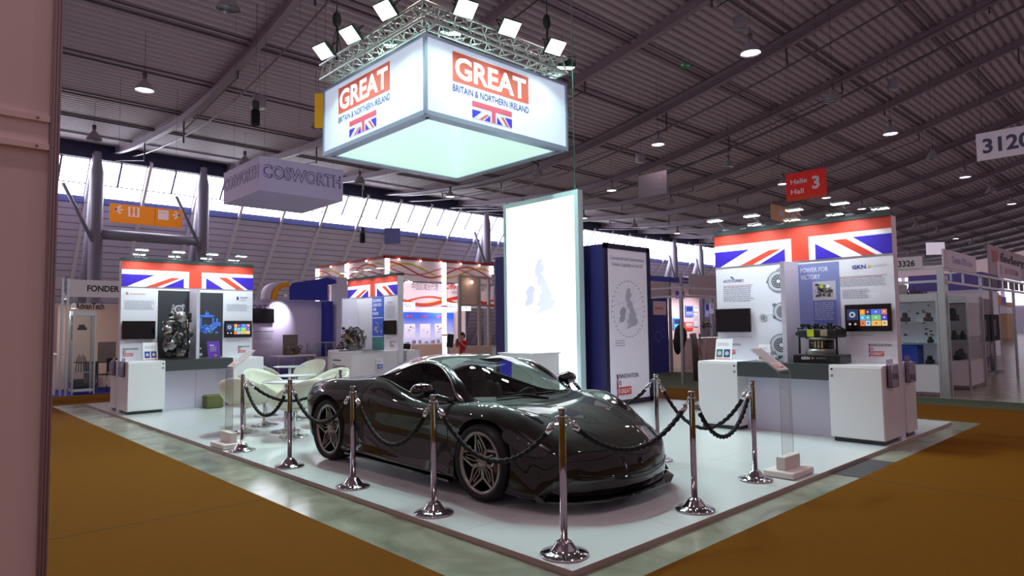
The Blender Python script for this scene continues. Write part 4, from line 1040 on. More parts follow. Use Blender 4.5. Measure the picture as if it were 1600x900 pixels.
# ------------------------------------------------------------------ tub chairs and tables
chair_m = mat('tub_chair_shell', (226, 232, 212), .3)
def tub_chair(loc, rz, label, first=[None]):
    if first[0] is None:
        c = root('tub_chair', loc, label, 'chair', rz, 'white tub chairs around the tables'); first[0] = c
        g = MB(); V = []; F = []; nu, nv = 36, 9
        # bowl: rim low at the front (-y), sweeping up at the back
        def rim(a):   # a=0 back
            k = (1+math.cos(a))/2; return .40+.42*k**.8, .335+.03*(1-k), .30+.05*k
        def pt(a, t, inn):
            zr, rx, ry = rim(a); th = .022 if inn else 0
            s = math.sin(t*PI/2)**.8; z0 = .345+th; z = z0+(zr-z0-th*.3)*(1-math.cos(t*PI/2))**.85
            return Vector((math.sin(a)*(rx-th)*s, math.cos(a)*(ry-th)*s+.05*(t if math.cos(a) > 0 else t*.4), z))
        for inn in (0, 1):
            for j in range(nv+1):
                for i in range(nu): V.append(pt(2*PI*i/nu, j/nv, inn))
        n2 = (nv+1)*nu
        for j in range(nv):
            for i in range(nu):
                a, b, c1, d = j*nu+i, j*nu+(i+1) % nu, (j+1)*nu+(i+1) % nu, (j+1)*nu+i
                F.append((a, b, c1, d)); F.append((n2+d, n2+c1, n2+b, n2+a))
        for i in range(nu): F.append((nv*nu+i, nv*nu+(i+1) % nu, n2+nv*nu+(i+1) % nu, n2+nv*nu+i))
        g.add(V, F, None, True); g.build('tub_shell', chair_m, c)
        MB().ball((0, -.02, .40), (.235, .235, .035), None, 24, 8).build('seat_cushion', mat('cushion_white', (226, 230, 216), .6), c)
        MB().lathe([(0,0),(.205,0),(.205,.006),(.15,.016),(.07,.035),(.03,.065),(.024,.10),(.024,.33),(.06,.345),(0,.345)], 30).build('pedestal', chrome, c)
        return c
    c = copy_tree(first[0]); c.location = loc; c.rotation_euler = (0,0,rz); c['label'] = label; return c
tub_chair((.80,7.15,ZP), R(140), 'white tub chair behind the leftmost rope posts, nearest to the left leaflet stand')
tub_chair((1.12,6.18,ZP), R(200), 'white tub chair nearest to the car tail, its back towards the camera')
tub_chair((1.30,7.62,ZP), R(75), 'white tub chair behind the first round table, left of the second table')
tub_chair((1.90,6.85,ZP), R(-100), 'white tub chair between the first round table and the name counter')
tub_chair((1.80,8.75,ZP), R(20), 'white tub chair behind the second round table')
tub_chair((2.45,7.75,ZP), R(-70), 'white tub chair right of the second round table')
tub_chair((3.35,12.3,ZP), R(80), 'white tub chair farther back, in front of the purple stand wall, left one')
tub_chair((3.95,11.5,ZP), R(-60), 'white tub chair farther back, beside the name counter')
tab = None
for x, y, d in ((1.25,6.72,'nearest to the car tail'), (1.98,7.95,'behind the first table'), (3.15,10.75,'farthest back, before the purple stand wall')):
    lb = 'round white bistro table on a chrome column, %s' % d
    if tab is None:
        tab = root('bistro_table', (x, y, ZP), lb, 'table', group='round tables between the tub chairs'); o = tab
        MB().lathe([(0,.715),(.30,.715),(.335,.722),(.34,.73),(.33,.738),(0,.738)], 40).build('table_top', white_gloss, tab)
        MB().lathe([(0,0),(.22,0),(.22,.008),(.06,.03),(.03,.06),(.03,.70),(.10,.715),(0,.715)], 28).build('pedestal', chrome, tab)
    else: o = copy_tree(tab); o.location = (x, y, ZP); o['label'] = lb
pf = root('pouf', (1.60, 10.78, ZP), 'small olive green cube pouf under the left rear demonstration counter', 'pouf')
MB().rbox((-.16,-.13,0),(.16,.16,.25),.03).build('cushion', mat('olive_fabric', (98,104,58), .8, noise=.1, nscale=20), pf)
g = MB().tube([(-.16,-.13,.215),(.16,-.13,.215),(.16,.16,.215),(-.16,.16,.215)], .006, 6, closed=True); g.build('piping', mat('olive_dark', (88,96,44), .8), pf)

# ------------------------------------------------------------------ exhibits on the counters
cast = mat('cast_aluminium', (150,150,146), .4, .7); dark_i = mat('dark_iron', (40,40,40), .5, .4); hose_m = mat('rubber_hose', (20,20,20), .6); brass = mat('brassy_metal', (150,130,90), .35, .8)
def engine(loc, rz, size, label, seed=1, name='engine_display', block=None):
    rg = random.Random(seed); E_ = root(name, loc, label, 'engine', rz); W_, D_, H_ = size
    g = MB().rbox((-W_*.32,-D_*.3,H_*.12),(W_*.25,D_*.35,H_*.62), .02); g.rbox((-W_*.25,-D_*.25,H_*.05),(W_*.2,D_*.25,H_*.16), .02)
    for k in range(7): x = -W_*.3+k*W_*.085; g.box((x,-D_*.34,H_*.2),(x+W_*.03,-D_*.3,H_*.58))
    g.build('engine_block', block or cast, E_)
    g = MB().rbox((-W_*.34,-D_*.22,H_*.60),(W_*.24,D_*.24,H_*.82), .03)
    for k in range(4): g.lathe([(0,0),(.025,0),(.025,H_*.07),(0,H_*.07)], 12, c=(-W_*.25+k*W_*.14, -.02, H_*.82))
    g.build('cylinder_head', cast, E_)
    g = MB()
    for (y, z, r_) in ((-.05,.30,.17),(-.2,.58,.10),(.18,.55,.09),(.02,.78,.07)):
        c = (W_*.30, D_*y, H_*z); g.lathe([(0,.0),(r_*H_,.0),(r_*H_*.85,.012),(r_*H_,.025),(r_*H_*.2,.03),(0,.045)], 22, c=c, axis='x')
    for (x, z, r_) in ((-.28,.30,.17),(.02,.50,.10),(-.36,.62,.11),(.18,.28,.09)):
        g.lathe([(0,-.05),(r_*H_*.3,-.045),(r_*H_,-.03),(r_*H_*.8,-.018),(r_*H_,-.005),(0,0)], 22, c=(W_*x, -D_*.34, H_*z), axis='y')
    g.build('pulley', dark_i if seed % 2 == 0 else steel, E_)
    for k in range(5):
        g = MB(); p = Vector((rg.uniform(-.4,.3)*W_, -D_*rg.uniform(.28,.42), H_*rg.uniform(.2,.8))); q = Vector((rg.uniform(-.4,.4)*W_, -D_*rg.uniform(.1,.42), H_*rg.uniform(.4,1.0)))
        m_ = (p+q)/2+Vector((rg.uniform(-.1,.1)*W_, -D_*.12, rg.uniform(0,.15)*H_)); g.tube([crom([tuple(p), tuple(m_), tuple(q)], t/8*2*.999) for t in range(9)], rg.choice((.012,.02,.026))*H_/.5, 8); g.build('hose' if k % 2 else 'pipe', hose_m if k % 2 else rg.choice((steel, brass)), E_)
    g = MB()
    g.lathe([(0,-.07*H_),(.09*H_,-.06*H_),(.13*H_,-.02*H_),(.13*H_,.03*H_),(.05*H_,.07*H_),(.05*H_,.10*H_)], 20, c=(W_*.02, -D_*.38, H_*.88), axis='y'); g.ball((W_*.02,-D_*.38,H_*.88), (.12*H_,.06*H_,.12*H_)); g.tube([(W_*.10,-D_*.38,H_*.9),(W_*.3,-D_*.36,H_*.95),(W_*.38,-D_*.2,H_*.8)], .045*H_, 10)
    g.build('turbocharger', steel, E_)
    g = MB()
    for k in range(26):
        p = Vector((rg.uniform(-.42,.36)*W_, -D_*rg.uniform(.30,.40), H_*rg.uniform(.1,.95))); r_ = rg.uniform(.008,.03)*H_/.5
        if rg.random() < .5: g.lathe([(0,-r_),(r_,-r_),(r_,r_),(0,r_)], 8, c=p, axis=rg.choice('yx'))
        else: g.rbox(p-Vector((r_,r_,r_*.7)), p+Vector((r_,r_,r_*.7)), .003)
    g.build('fitting', dark_i, E_)
    return E_
b_ = lambda u, y, z=.96: placed(B_LOC, B_RZ, u, y, z)
a_ = lambda u, y, z=.96: placed(A_LOC, A_RZ, u, y, z)
# hybrid motor exhibit on black plinth
mo = root('electric_motor_display', b_(1.68, -.44), 'black electric motor exhibit with lime green box, on the right display counter', 'engine', B_RZ)
pl = MB().rbox((-.30,-.20,0),(.30,.20,.11), .01); pl.build('plinth', mat('plinth_black', (22,22,26), .3), mo)
g = MB(); g.text('GKN', -.19, .05, .035, -.2012, pwhite, .03, .11); g.pp([(-.06,.085),(-.02,.0675),(-.06,.05),(-.045,.0675)], -.2012, mat('ink_yellow', (220,190,60), .6)); g.text('AUTOMOTIVE', .0, .06, .015, -.2012, plight, 0, .13); g.rbox((.14,-.203,.02),(.24,-.199,.08), .002, blackm); g.build('plinth_lettering', pwhite, mo)
g = MB(); 
for k in range(3): g.lathe([(.19-.01*k,.11+.02*k),(.205,.12+.02*k),(.19-.01*k,.13+.02*k)], 30)
g.lathe([(0,.11),(.18,.11),(.19,.17),(.14,.19),(.14,.30),(.19,.315),(.19,.335),(0,.335)], 32); g.build('motor_housing', cast, mo)
g = MB().lathe([(.148,.19),(.155,.195),(.155,.295),(.148,.30)], 30); g.build('rotor_band', black, mo)
g = MB()
for k in range(3): g.box((-.03+k*.045,-.160,.20),(-.01+k*.045,-.150,.29))
g.build('copper_bar', mat('pale_copper', (190,170,110), .4, .6), mo)
MB().rbox((-.25,-.17,.335),(.27,.17,.45), .02).build('inverter_case', dark_i, mo)
MB().rbox((-.11,-.185,.345),(-.02,-.168,.445), .005).build('lime_box', mat('lime_plastic', (196,214,40), .4), mo)
MB().rbox((.06,-.182,.355),(.15,-.168,.435), .005).build('beige_box', mat('beige_plastic', (150,140,110), .5), mo)
g = MB(); rg = random.Random(3)
for k in range(12): p = Vector((rg.uniform(-.26,.28), rg.uniform(-.19,-.1), rg.uniform(.34,.52))); g.rbox(p-Vector((.03,.02,.02)), p+Vector((.03,.02,.02)), .004)
for k in range(6): x = -.2+k*.08; g.tube([(x,-.1,.45),(x+.03,-.12,.50),(x+.08,-.1,.47),(x+.1,-.05,.45)], .012, 8)
for s in (-1, 1): g.tube([(s*.24,-.12,.12),(s*.24,-.12,.36)], .015, 8)
g.build('cable', dark_i, mo)
MB().lathe([(0,.45),(.05,.45),(.05,.475),(.02,.48),(0,.48)], 16, c=(0,0,.0)).build('top_cap', chrome, mo)
engine((5.28, 11.72, 1.0), R(-70), (.66,.5,.62), 'silver and black engine with pulleys standing on the name counter', 3)
engine(a_(.92, -.42), 0, (.54,.42,.92), 'machined silver engine exhibit on the left rear counter, before the charcoal engine poster', 5)
g = MB().box((-.3,-.2,0),(.3,.2,.012)); pl_ = g.build('display_plate', alu); pl_.location = (5.42, 11.33, 1.0); tag(pl_, 'bare metal plate lying beside the engine on the name counter', 'plate')
# leaflets, holders, bottles on the counters
def leaflet_holder(loc, rz, label, w_=.2, h_=.3, cols=None, purple=False):
    o = root('brochure_holder', loc, label, 'brochure', rz); q = Matrix.Rotation(R(-12), 4, 'X')
    g = MB(); g.box((-w_/2, 0, 0), (w_/2, .004, h_), mat('booklet_purple', (96,50,170), .4) if purple else pwhite)
    if purple: g.text('Made', -.07, h_*.72, .028, -.001, pwhite, .02); g.para(-.07, h_*.35, .06, h_*.66, -.001, plight, .02, 3); g.pdisc(.03, h_*.14, .03, -.001, mat('ink_gold', (150,130,90), .6))
    else:
        for k, c in enumerate(cols or ((60,120,110),(40,70,120))): m_ = mat('ink_%d_%d_%d' % c, c, .6); g.prect(-w_*.42+k*w_*.44, h_*.12, -w_*.04+k*w_*.44, h_*.5, -.001, m_); g.pdisc(-w_*.23+k*w_*.44, h_*.31, w_*.12, -.002, plight)
        g.para(-w_*.4, h_*.62, w_*.3, h_*.8, -.001, pgrey, .018, 5); g.prect(-w_*.42, .01, w_*.42, .02, -.001, red)
    g.xf(q).build('booklet', pwhite, o)
    h = MB(); h.box((-w_/2-.01, -.03, 0), (w_/2+.01, .06, .004)); h.box((-w_/2-.01, -.03, 0), (w_/2+.01, -.026, .07)); h.build('acrylic_holder', clearg, o); return o
leaflet_holder(b_(.22, -.40), B_RZ, 'white brochure with green pictures standing on the left cabinet of the right display wall', .27, .32)
leaflet_holder(b_(.86, -.42), B_RZ, 'small brochure with green cover standing on the right demonstration counter, left of the fin', .17, .24, ((50,110,100),(70,90,120)))
leaflet_holder(a_(.46, -.42), 0, 'white brochure with blue pictures on the left cabinet of the left rear wall', .25, .34, ((40,60,170),(60,70,120)))
leaflet_holder(a_(1.62, -.42), 0, 'purple booklet standing on the left rear demonstration counter', .24, .34, purple=True)
leaflet_holder(placed((5.60, 11.1, 0), 0, 0, 0, .55), R(0), 'blue leaflet in a wall holder on the right side of the name counter', .2, .3, ((60,90,200),(90,130,220)))
def bottle(loc, label):
    o = root('water_bottle', loc, label, 'bottle', group='water bottles on the counters')
    MB().lathe([(0,0),(.03,0),(.032,.01),(.032,.12),(.028,.15),(.013,.175),(.013,.19)], 18).build('bottle_body', clearg, o)
    MB().lathe([(0,.205),(.015,.205),(.015,.188),(.014,.186)], 14).build('cap', pwhite, o); MB().lathe([(.0325,.05),(.0325,.10)], 18).build('bottle_label', plight, o); return o
bottle(b_(1.33, -.30), 'clear water bottle beside the divider fin of the right display wall'); bottle(a_(1.36, -.4), 'clear water bottle on the left rear demonstration counter')
def pen_pot(loc, label):
    o = root('pen_pot', loc, label, 'pot'); MB().lathe([(0,0),(.03,0),(.032,.09),(.029,.09),(.027,.01),(0,.01)], 16).build('cup', alug, o)
    g = MB(); 
    for k in range(4): g.tube([(-.012+k*.008,0,.01),(-.02+k*.014,.005*k,.15)], .004, 6)
    g.build('pen', dgrey, o); return o
pen_pot(b_(1.06, -.45), 'small cup with pens on the right demonstration counter')
pen_pot(a_(1.27, -.45), 'small cup with pens on the left rear demonstration counter')
# wall-mounted brochure pockets on cabinet ends
def pocket(loc, rz, label):
    o = root('brochure_pocket', loc, label, 'brochure holder', rz)
    g = MB(); g.box((-.12,-.004,0),(.12,0,.34)); g.box((-.12,-.06,0),(.12,-.055,.25)); g.box((-.12,-.06,0),(-.116,0,.28)); g.box((.116,-.06,0),(.12,0,.28)); g.box((-.12,-.06,0),(.12,0,.005)); g.build('acrylic_pocket', glass('smoky_acrylic', (226,222,232), .06), o)
    e = MB()
    for x in (-.12,.12): e.tube([(x,-.06,0),(x,-.06,.25)], .003, 5)
    e.tube([(-.12,-.06,0),(.12,-.06,0)], .003, 5); e.build('pocket_edge', alug, o)
    g = MB().box((-.10,-.03,.01),(.10,-.012,.27)); g.build('leaflets', mat('leaflet_greyish', (226,222,224), .6), o); return o
pocket((5.93, .025, .73), 0, 'clear brochure pocket on the end of the right cabinet, nearer one'); pocket((6.62, .025, .75), 0, 'clear brochure pocket on the end of the right cabinet, farther one')
pocket((.105, 11.10, .72), R(-90), 'clear brochure pocket on the end of the left rear cabinet, nearer one'); pocket((.105, 11.80, .72), R(-90), 'clear brochure pocket on the end of the left rear cabinet, farther one')

# ------------------------------------------------------------------ hall lamps
lamp_on = mat('hall_lamp_lit', (255,255,255), .4, emit=7, ecol=(255, 240, 250)); shade_m = mat('lamp_shade_aluminium', (180,176,184), .35, .4); shade_in = mat('lamp_shade_inside', (170,170,178), .25, .8)
LIT = {(0,2),(2,0),(3,1),(4,0),(4,2),(6,0),(6,1),(3,3),(8,0),(7,3),(8,1),(9,2),(5,3),(10,0),(7,1),(12,0),(11,1),(5,1)}
ORD = ('first','second','third','fourth','fifth','sixth','seventh','eighth','ninth','tenth','eleventh','twelfth','thirteenth','fourteenth','fifteenth')
rows_ = ('nearest', 'second', 'third', 'fourth')
def pend(i, j, x, y, lab=None):
    lit = (i, j) in LIT or bool(lab); z = 9.45
    c = zb(y)+.5-z
    o = root('pendant_lamp', (x, y, z), lab or ('%s bell-shaped hall lamp, %s from left in the %s lamp row' % ('lit' if lit else 'unlit', ORD[i], rows_[j])), 'ceiling lamp', group='bell lamps under the hall roof')
    MB().lathe([(.06,.40),(.09,.34),(.12,.30),(.20,.20),(.27,.06),(.29,0)], 24).build('lamp_shade', shade_m, o)
    MB().lathe([(.285,.004),(.26,.07),(.19,.20),(.08,.31),(0,.33)], 24).build('reflector', shade_in, o)
    g = MB().lathe([(0,.62),(.055,.62),(.075,.58),(.075,.42),(.06,.40),(0,.40)], 14); g.build('ballast', mat('ballast_grey', (100,98,104), .4, .5), o)
    MB().tube([(0,0,.62),(0,0,c)], .006, 5).build('cord', blackm, o)
    MB().lathe([(0,.03),(.25,.03),(.262,.035)], 24).build('lit_lens' if lit else 'lens', lamp_on if lit else glass('lamp_glass', (200,200,210), .3), o)
    if lit and i < 9:
        ld = bpy.data.lights.new('hall', 'SPOT'); ld.energy = LAMP*(2.4 if j >= 2 and not lab else 1); ld.spot_size = R(140); ld.spot_blend = .5; ld.shadow_soft_size = .22; ld.color = (1., .70, .72)
        l_ = bpy.data.objects.new('hall_lamp_light', ld); C.objects.link(l_); l_.parent = o; l_.location = (0,0,-.02)
for i in range(0, 15):
    for j in range(0, 4):
        x = 2.75+6.13*i; y = 6.1+7.37*j
        if i == 0 and j == 0: continue
        if i == 1 and j == 0: continue
        pend(i, j, x, y)
# loudspeaker cans
for x, y, lb in ((6.4,20.5,'white loudspeaker can under the roof left of the cube sign'), (18.6,8.2,'white loudspeaker can under the roof right of the cube sign'), (30.5,6.8,'white loudspeaker can under the roof between the hall sign and the number sign'), (25.2,17.3,'white loudspeaker can under the roof beside the grey hanging sign back')):
    z = zb(y)-1.35
    o = root('ceiling_speaker', (x, y, z), lb, 'loudspeaker'); MB().lathe([(0,0),(.23,0),(.24,.02),(.24,.40),(.22,.44),(0,.44)], 22).build('can', mat('can_offwhite', (150,146,156), .5), o)
    MB().tube([(0,0,.44),(0,0,1.35+.3)], .012, 5).build('drop_rod', alug, o); MB().lathe([(0,-.004),(.2,-.004),(.2,0)], 20).build('grille', alug, o)

# ------------------------------------------------------------------ hanging signs
def hsign(name, a, b, z0, z1, base, label, cat, prt, thick=.04, hang=True):
    """flat sign; a -> b is its left and right end seen from the camera"""
    a = Vector((a[0], a[1], 0)); b = Vector((b[0], b[1], 0)); d = b-a; L = d.length; rz = math.atan2(d.y, d.x)
    o = root(name, (a.x, a.y, z0), label, cat, rz); H_ = z1-z0
    MB().box((0, 0, 0), (L, thick, H_)).build('board', base, o)
    g = MB(); prt(g, L, H_); 
    if g.v: g.build('sign_print', pwhite, o)
    if hang:
        w_ = MB(); 
        for x in (.1*L, .9*L): w_.tube([(x, thick/2, H_), (x, thick/2, zb(a.y+math.sin(rz)*x)+(.5 if a.y > 26 else .61)-z0)], .004, 4)
        w_.build('wire', blackm, o)
    return o
def p_halle(g, L, H_):
    wm = mat('sign_lettering_white', (240,236,240), .6); g.text('Halle', .12*L, .60*H_, .17*H_, -.004, wm, .02, .42*L); g.text('Hall', .12*L, .24*H_, .17*H_, -.004, wm, .02, .33*L); g.text('3', .66*L, .34*H_, .42*H_, -.004, wm, .035)
    g.prect(0, 0, L, .12*H_, -.002, mat('sign_orange_red', (220,80,30), .5))
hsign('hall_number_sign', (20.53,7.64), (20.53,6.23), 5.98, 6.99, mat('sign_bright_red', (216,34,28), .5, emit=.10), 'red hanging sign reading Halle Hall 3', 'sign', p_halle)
def p_wc(g, L, H_):
    wm = mat('sign_lettering_white', (240,236,240), .6); og = mat('sign_orange', (226,138,20), .5, emit=.12)
    g.bar if False else None
    def arr(x0, x1, z, s):
        d = 1 if x1 > x0 else -1; g.prect(min(x0,x1), z-.03, max(x0,x1), z+.03, -.003, wm)
        for k in (-1, 1): g.pp([(x1, z), (x1-d*.17, z+k*.17), (x1-d*.23, z+k*.12), (x1-d*.07, z)], -.003, wm)
    arr(.17*L, .06*L, .70*H_, 1); arr(.86*L, .97*L, .70*H_, 1)
    for u0, u1 in ((.24, .39), (.65, .80)): g.prect(u0*L, .38*H_, u1*L, .90*H_, -.003, wm)
    for u in (.285, .345): g.pdisc(u*L, .82*H_, .05, -.005, og, 10); g.prect(u*L-.05, .58*H_, u*L+.05, .76*H_, -.005, og); g.prect(u*L-.035, .42*H_, u*L+.035, .6*H_, -.005, og)
    g.prect(.67*L, .74*H_, .76*L, .77*H_, -.005, og); g.prect(.605*L, 0, .612*L, H_, -.003, mat('sign_gap', (150,84,20), .6))
hsign('direction_sign', (2.63,24.6), (5.09,24.6), 5.59, 6.29, mat('sign_orange', (226,138,20), .5, emit=.12), 'orange hanging direction sign with toilets and arrows, at the left', 'sign', p_wc)
def p_3120(g, L, H_): g.text('3120', .10*L, .26*H_, .50*H_, -.004, mat('dark_number', (60,58,84), .6), .03, .82)
hsign('stand_number_sign', (13.62,.50), (13.62,-.60), 4.92, 5.505, mat('sign_pale', (206,200,214), .5), 'white hanging sign reading 3120 at the right edge', 'sign', p_3120)
hsign('hanging_sign_back', (21.5,14.82), (21.5,13.31), 7.34, 8.37, mat('sign_back_grey', (112,106,116), .5), 'plain grey back of a hanging sign, left of the red hall sign', 'sign', lambda g, L, H_: [g.pp([(.6*L, (.3+.2*k)*H_), (.75*L, (.36+.2*k)*H_), (.9*L, (.3+.2*k)*H_), (.75*L, (.33+.2*k)*H_)], -.004, pgrey) for k in range(3)])
hsign('wooden_sign_back', (26.31,10.9), (29.4,10.9), 6.38, 7.11, mat('sign_back_tan', (206,158,116), .5), 'tan hanging sign with pale symbols above the right display wall', 'sign', lambda g, L, H_: [g.prect(u*L, .35*H_, (u+.17)*L, .75*H_, -.004, plight) for u in (.25, .66)])
hsign('yellow_hanging_sign', (4.28,11.95), (4.52,11.83), 6.45, 7.30, mat('sign_yellow', (236,176,20), .5, emit=.1), 'yellow hanging sign half hidden behind the left corner of the cube sign', 'sign', lambda g, L, H_: None)
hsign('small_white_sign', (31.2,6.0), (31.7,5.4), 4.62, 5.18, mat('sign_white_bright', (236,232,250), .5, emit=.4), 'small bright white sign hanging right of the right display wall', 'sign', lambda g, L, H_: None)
hsign('blue_pennant', (15.9,27.2), (16.55,26.65), 6.1, 6.95, mat('pale_blue_cloth', (120,130,190), .7), 'pale blue cloth hanging before the window strip', 'pennant', lambda g, L, H_: None, .01)
hsign('exit_sign', (20.9,12.1), (21.3,11.85), 12.45, 12.65, mat('exit_green', (30,110,70), .5, emit=.2), 'small green exit sign under the roof', 'sign', lambda g, L, H_: (g.prect(.08*L, .3*H_, .3*L, .8*H_, -.004, pwhite), g.prect(.45*L, .46*H_, .75*L, .56*H_, -.004, pwhite), g.pp([(.72*L,.75*H_),(.93*L,.5*H_),(.72*L,.25*H_)], -.004, pwhite)))
# second hanging cube
def pg_cube():
    x0, y0, z0, z1 = 3.98, 14.40, 5.28, 6.20; x1, y1 = 6.35, 16.85
    x0, y0, z0 = 3.45, 13.18, 5.0; sx, sy, h_ = 2.28, 2.42, .86
    o = root('hanging_company_cube', (x0+sx/2, y0+sy/2, z0), 'unlit pale lilac hanging cube with outlined company name, left of the large cube sign', 'hanging sign')
    m_ = mat('pale_lilac_fabric', (188, 180, 214), .7, emit=.05)
    MB().box((x0,y0,z0),(x0+sx,y0+sy,z0+h_)).build('fabric_cube', m_, o, off=o.location)
    ink = mat('outline_purple', (112, 92, 150), .6)
    for L, Mx in ((sx, Matrix.Translation((x0,y0,z0))), (sy, Matrix.Translation((x0,y0+sy,z0)) @ Matrix.Rotation(R(-90), 4, 'Z'))):
        g = MB(); g.text('COSWORTH', .05, .36, .30, -.006, ink, .055, L-.10); g.text('COSWORTH', .05, .36, .30, -.010, m_, -.004, L-.10); g.xf(Mx).build('lettering', ink, o, off=o.location)
    w_ = MB()
    for x in (x0+.2, x0+sx-.2):
        for y in (y0+.2, y0+sy-.2): w_.tube([(x,y,z0+h_),(x,y,zb(y)+.5)], .003, 4)
    w_.build('wire', blackm, o, off=o.location)
pg_cube()
# hoist with motor hanging from the roof at left, and small ones
for x, y, z, lb in ((5.1,17.6,8.3,'dark chain hoist hanging from the roof left of the cube sign'), (14.4,26.9,6.3,'small dark chain hoist hanging above the red striped stand')):
    o = root('chain_hoist', (x, y, z), lb, 'hoist'); MB().rbox((-.13,-.1,-.3),(.13,.1,.2), .05).build('chain_bag', blackm, o); MB().rbox((-.1,-.08,.2),(.1,.08,.5), .02).build('motor', dgrey, o); MB().tube([(0,0,.5),(.02,0,zb(y)-z+.56)], .01, 5).build('chain', steel, o)
    MB().rbox((.02,-.06,.36),(.12,.06,.44), .01).build('hook_block', mat('hoist_orange', (190,120,40), .5), o)
# thin vertical cable to the light box
w_ = MB(); w_.tube([(6.35,5.45,4.12),(6.35,5.45,zb(5.4)+.3)], .012, 5)
w_.build('suspension_cable', mat('cable_green', (90,130,120), .4), bx, off=None).matrix_parent_inverse = bx.matrix_world.inverted() if False else (Matrix.Translation(bx.location) @ Matrix.Rotation(R(-90), 4, 'Z')).inverted()
# the hall lamps above and behind the camera that light this end of the hall
for x, y, lb in ((2.75,6.1,'lit hall lamp straight above the car, out of the photo'), (8.88,6.1,'lit hall lamp above the navy tower, out of the photo'), (2.75,-1.27,'lit hall lamp above the front platform corner, out of the photo'), (-3.38,6.1,'lit hall lamp above the left aisle, out of the photo'), (-3.38,-1.27,'lit hall lamp above the camera, out of the photo'), (8.88,-1.27,'lit hall lamp above the right aisle, out of the photo'), (15.0,-1.27,'lit hall lamp above the far right aisle, out of the photo'), (-3.38,13.5,'lit hall lamp above the far left aisle, out of the photo')):
    pend(0, 2, x, y, lb)
# ------------------------------------------------------------------ neighbouring stands
shell = mat('shell_wall_white', (206, 200, 208), .6); shell_w = mat('shell_wall_warm', (214, 186, 170), .6)
def frame_post(mb, x, y, z1=2.5, s=.04, z0=0.): mb.box((x-s/2, y-s/2, z0), (x+s/2, y+s/2, z1))
def R0(name, a, label, cat, **k): return root(name, a, label, cat, **k)
def put(mb, nm, m_, o): return mb.build(nm, m_, o, off=o.location)
# --- far left: FONDERIE stand
o = R0('trade_stand', (1.2, 18.5, 0), 'white shell-scheme stand with black fascia lettering, far left', 'stand')
g = MB(); g.box((-4.5,21.8,0),(3.2,21.9,2.5), shell); g.box((3.1,16.8,0),(3.2,21.8,2.5), shell_w); g.box((-4.5,19.5,0),(-1.2,19.6,2.5), shell); put(g, 'back_wall', shell, o)
g = MB(); g.box((.155,16.70,2.45),(3.2,16.74,2.88)); put(g, 'fascia', mat('fascia_white', (214,210,214), .5), o)
g = MB(); g.text('FONDERIE', .53, 2.60, .145, 16.695, pblack, .03, .84); put(g, 'fascia_lettering', pblack, o)
g = MB()
for x, y in ((.13,16.72),(.02,16.72),(3.15,16.72)): frame_post(g, x, y, 2.9, .05)
g.bar((.05,16.72,2.80),(-2.2,19.6,2.80), .05, .3); put(g, 'post', alu, o)
g = MB(); g.box((.28,19.0,0),(2.9,19.06,2.32), shell_w); put(g, 'inner_wall', shell_w, o)
g = MB(); g.text('AdvanTech', .68, 2.22, .17, 18.99, pblack, .02, .70); put(g, 'wall_lettering', pblack, o)
def showcase(name, x0, y0, x1, y1, z0, z1, shelves, label, head=.14, glassy=True):
    o = root(name, ((x0+x1)/2, (y0+y1)/2, 0), label, 'showcase'); g = MB()
    for x in (x0, x1):
        for y in (y0, y1): frame_post(g, x, y, z1, .035)
    g.box((x0,y0,z1-head),(x1,y1,z1)); put(g, 'frame', alu, o)
    if z0 > .2: g = MB(); g.box((x0+.01,y0+.01,.1),(x1-.01,y1-.01,z0)); put(g, 'base_cabinet', shell, o)
    else: g = MB(); g.box((x0,y0,.08),(x1,y1,.14)); put(g, 'bottom', shell, o)
    for z in shelves: g = MB(); g.box((x0+.02,y0+.02,z-.01),(x1-.02,y1-.02,z)); put(g, 'shelf', mat('shelf_glass_edge', (150,170,168), .2), o)
    g = MB(); zz = z0 if z0 > .2 else .14
    g.poly([(x0,y0,zz),(x1,y0,zz),(x1,y0,z1-head),(x0,y0,z1-head)]); g.poly([(x0,y0,zz),(x0,y1,zz),(x0,y1,z1-head),(x0,y0,z1-head)]); g.poly([(x1,y0,zz),(x1,y1,zz),(x1,y1,z1-head),(x1,y0,z1-head)])
    put(g, 'glass', showg, o); return o
showcase('glass_showcase', .28, 16.80, .75, 17.25, .1, 2.10, (.55,), 'tall narrow glass showcase at the far left stand', .12)
cast_d = mat('dark_casting', (44,42,44), .6, .3)
def lump(x, y, z, s, label, seed, cat='metal part', col=None, nm='metal_casting'):
    rg = random.Random(seed); g = MB()
    g.rbox((x-s*.5,y-s*.25,z),(x+s*.5,y+s*.25,z+s*.35), s*.08)
    for k in range(4):
        a = rg.uniform(-.35,.35)*s; g.lathe([(0,0),(s*.13,0),(s*.13,s*.3*rg.uniform(.6,1.6)),(s*.06,s*.5)], 10, c=(x+a, y, z+s*.2))
    g.rbox((x-s*.55,y-s*.1,z+s*.1),(x+s*.55,y+s*.1,z+s*.22), s*.04)
    o = g.build(nm, col or cast_d, None, off=(x,y,z)); o.location = (x,y,z); tag(o, label, cat); return o
lump(.5, 17.0, 1.62, .2, 'round metal part on the upper level of the narrow glass showcase', 1, nm='machined_part')
lump(.50, 17.0, .145, .34, 'dark casting at the bottom of the narrow glass showcase', 3)
g = MB()
for k in range(5): g.tube([(.38+k*.06,17.0,.56),(.42+k*.04,17.02,.95+.05*(k%2))], .012, 6)
x_ = g.build('casting_tree', cast_d, None, off=(.5,17,.56)); x_.location = (.5,17,.56); tag(x_, 'branching dark casting on the middle shelf of the narrow glass showcase', 'metal part')
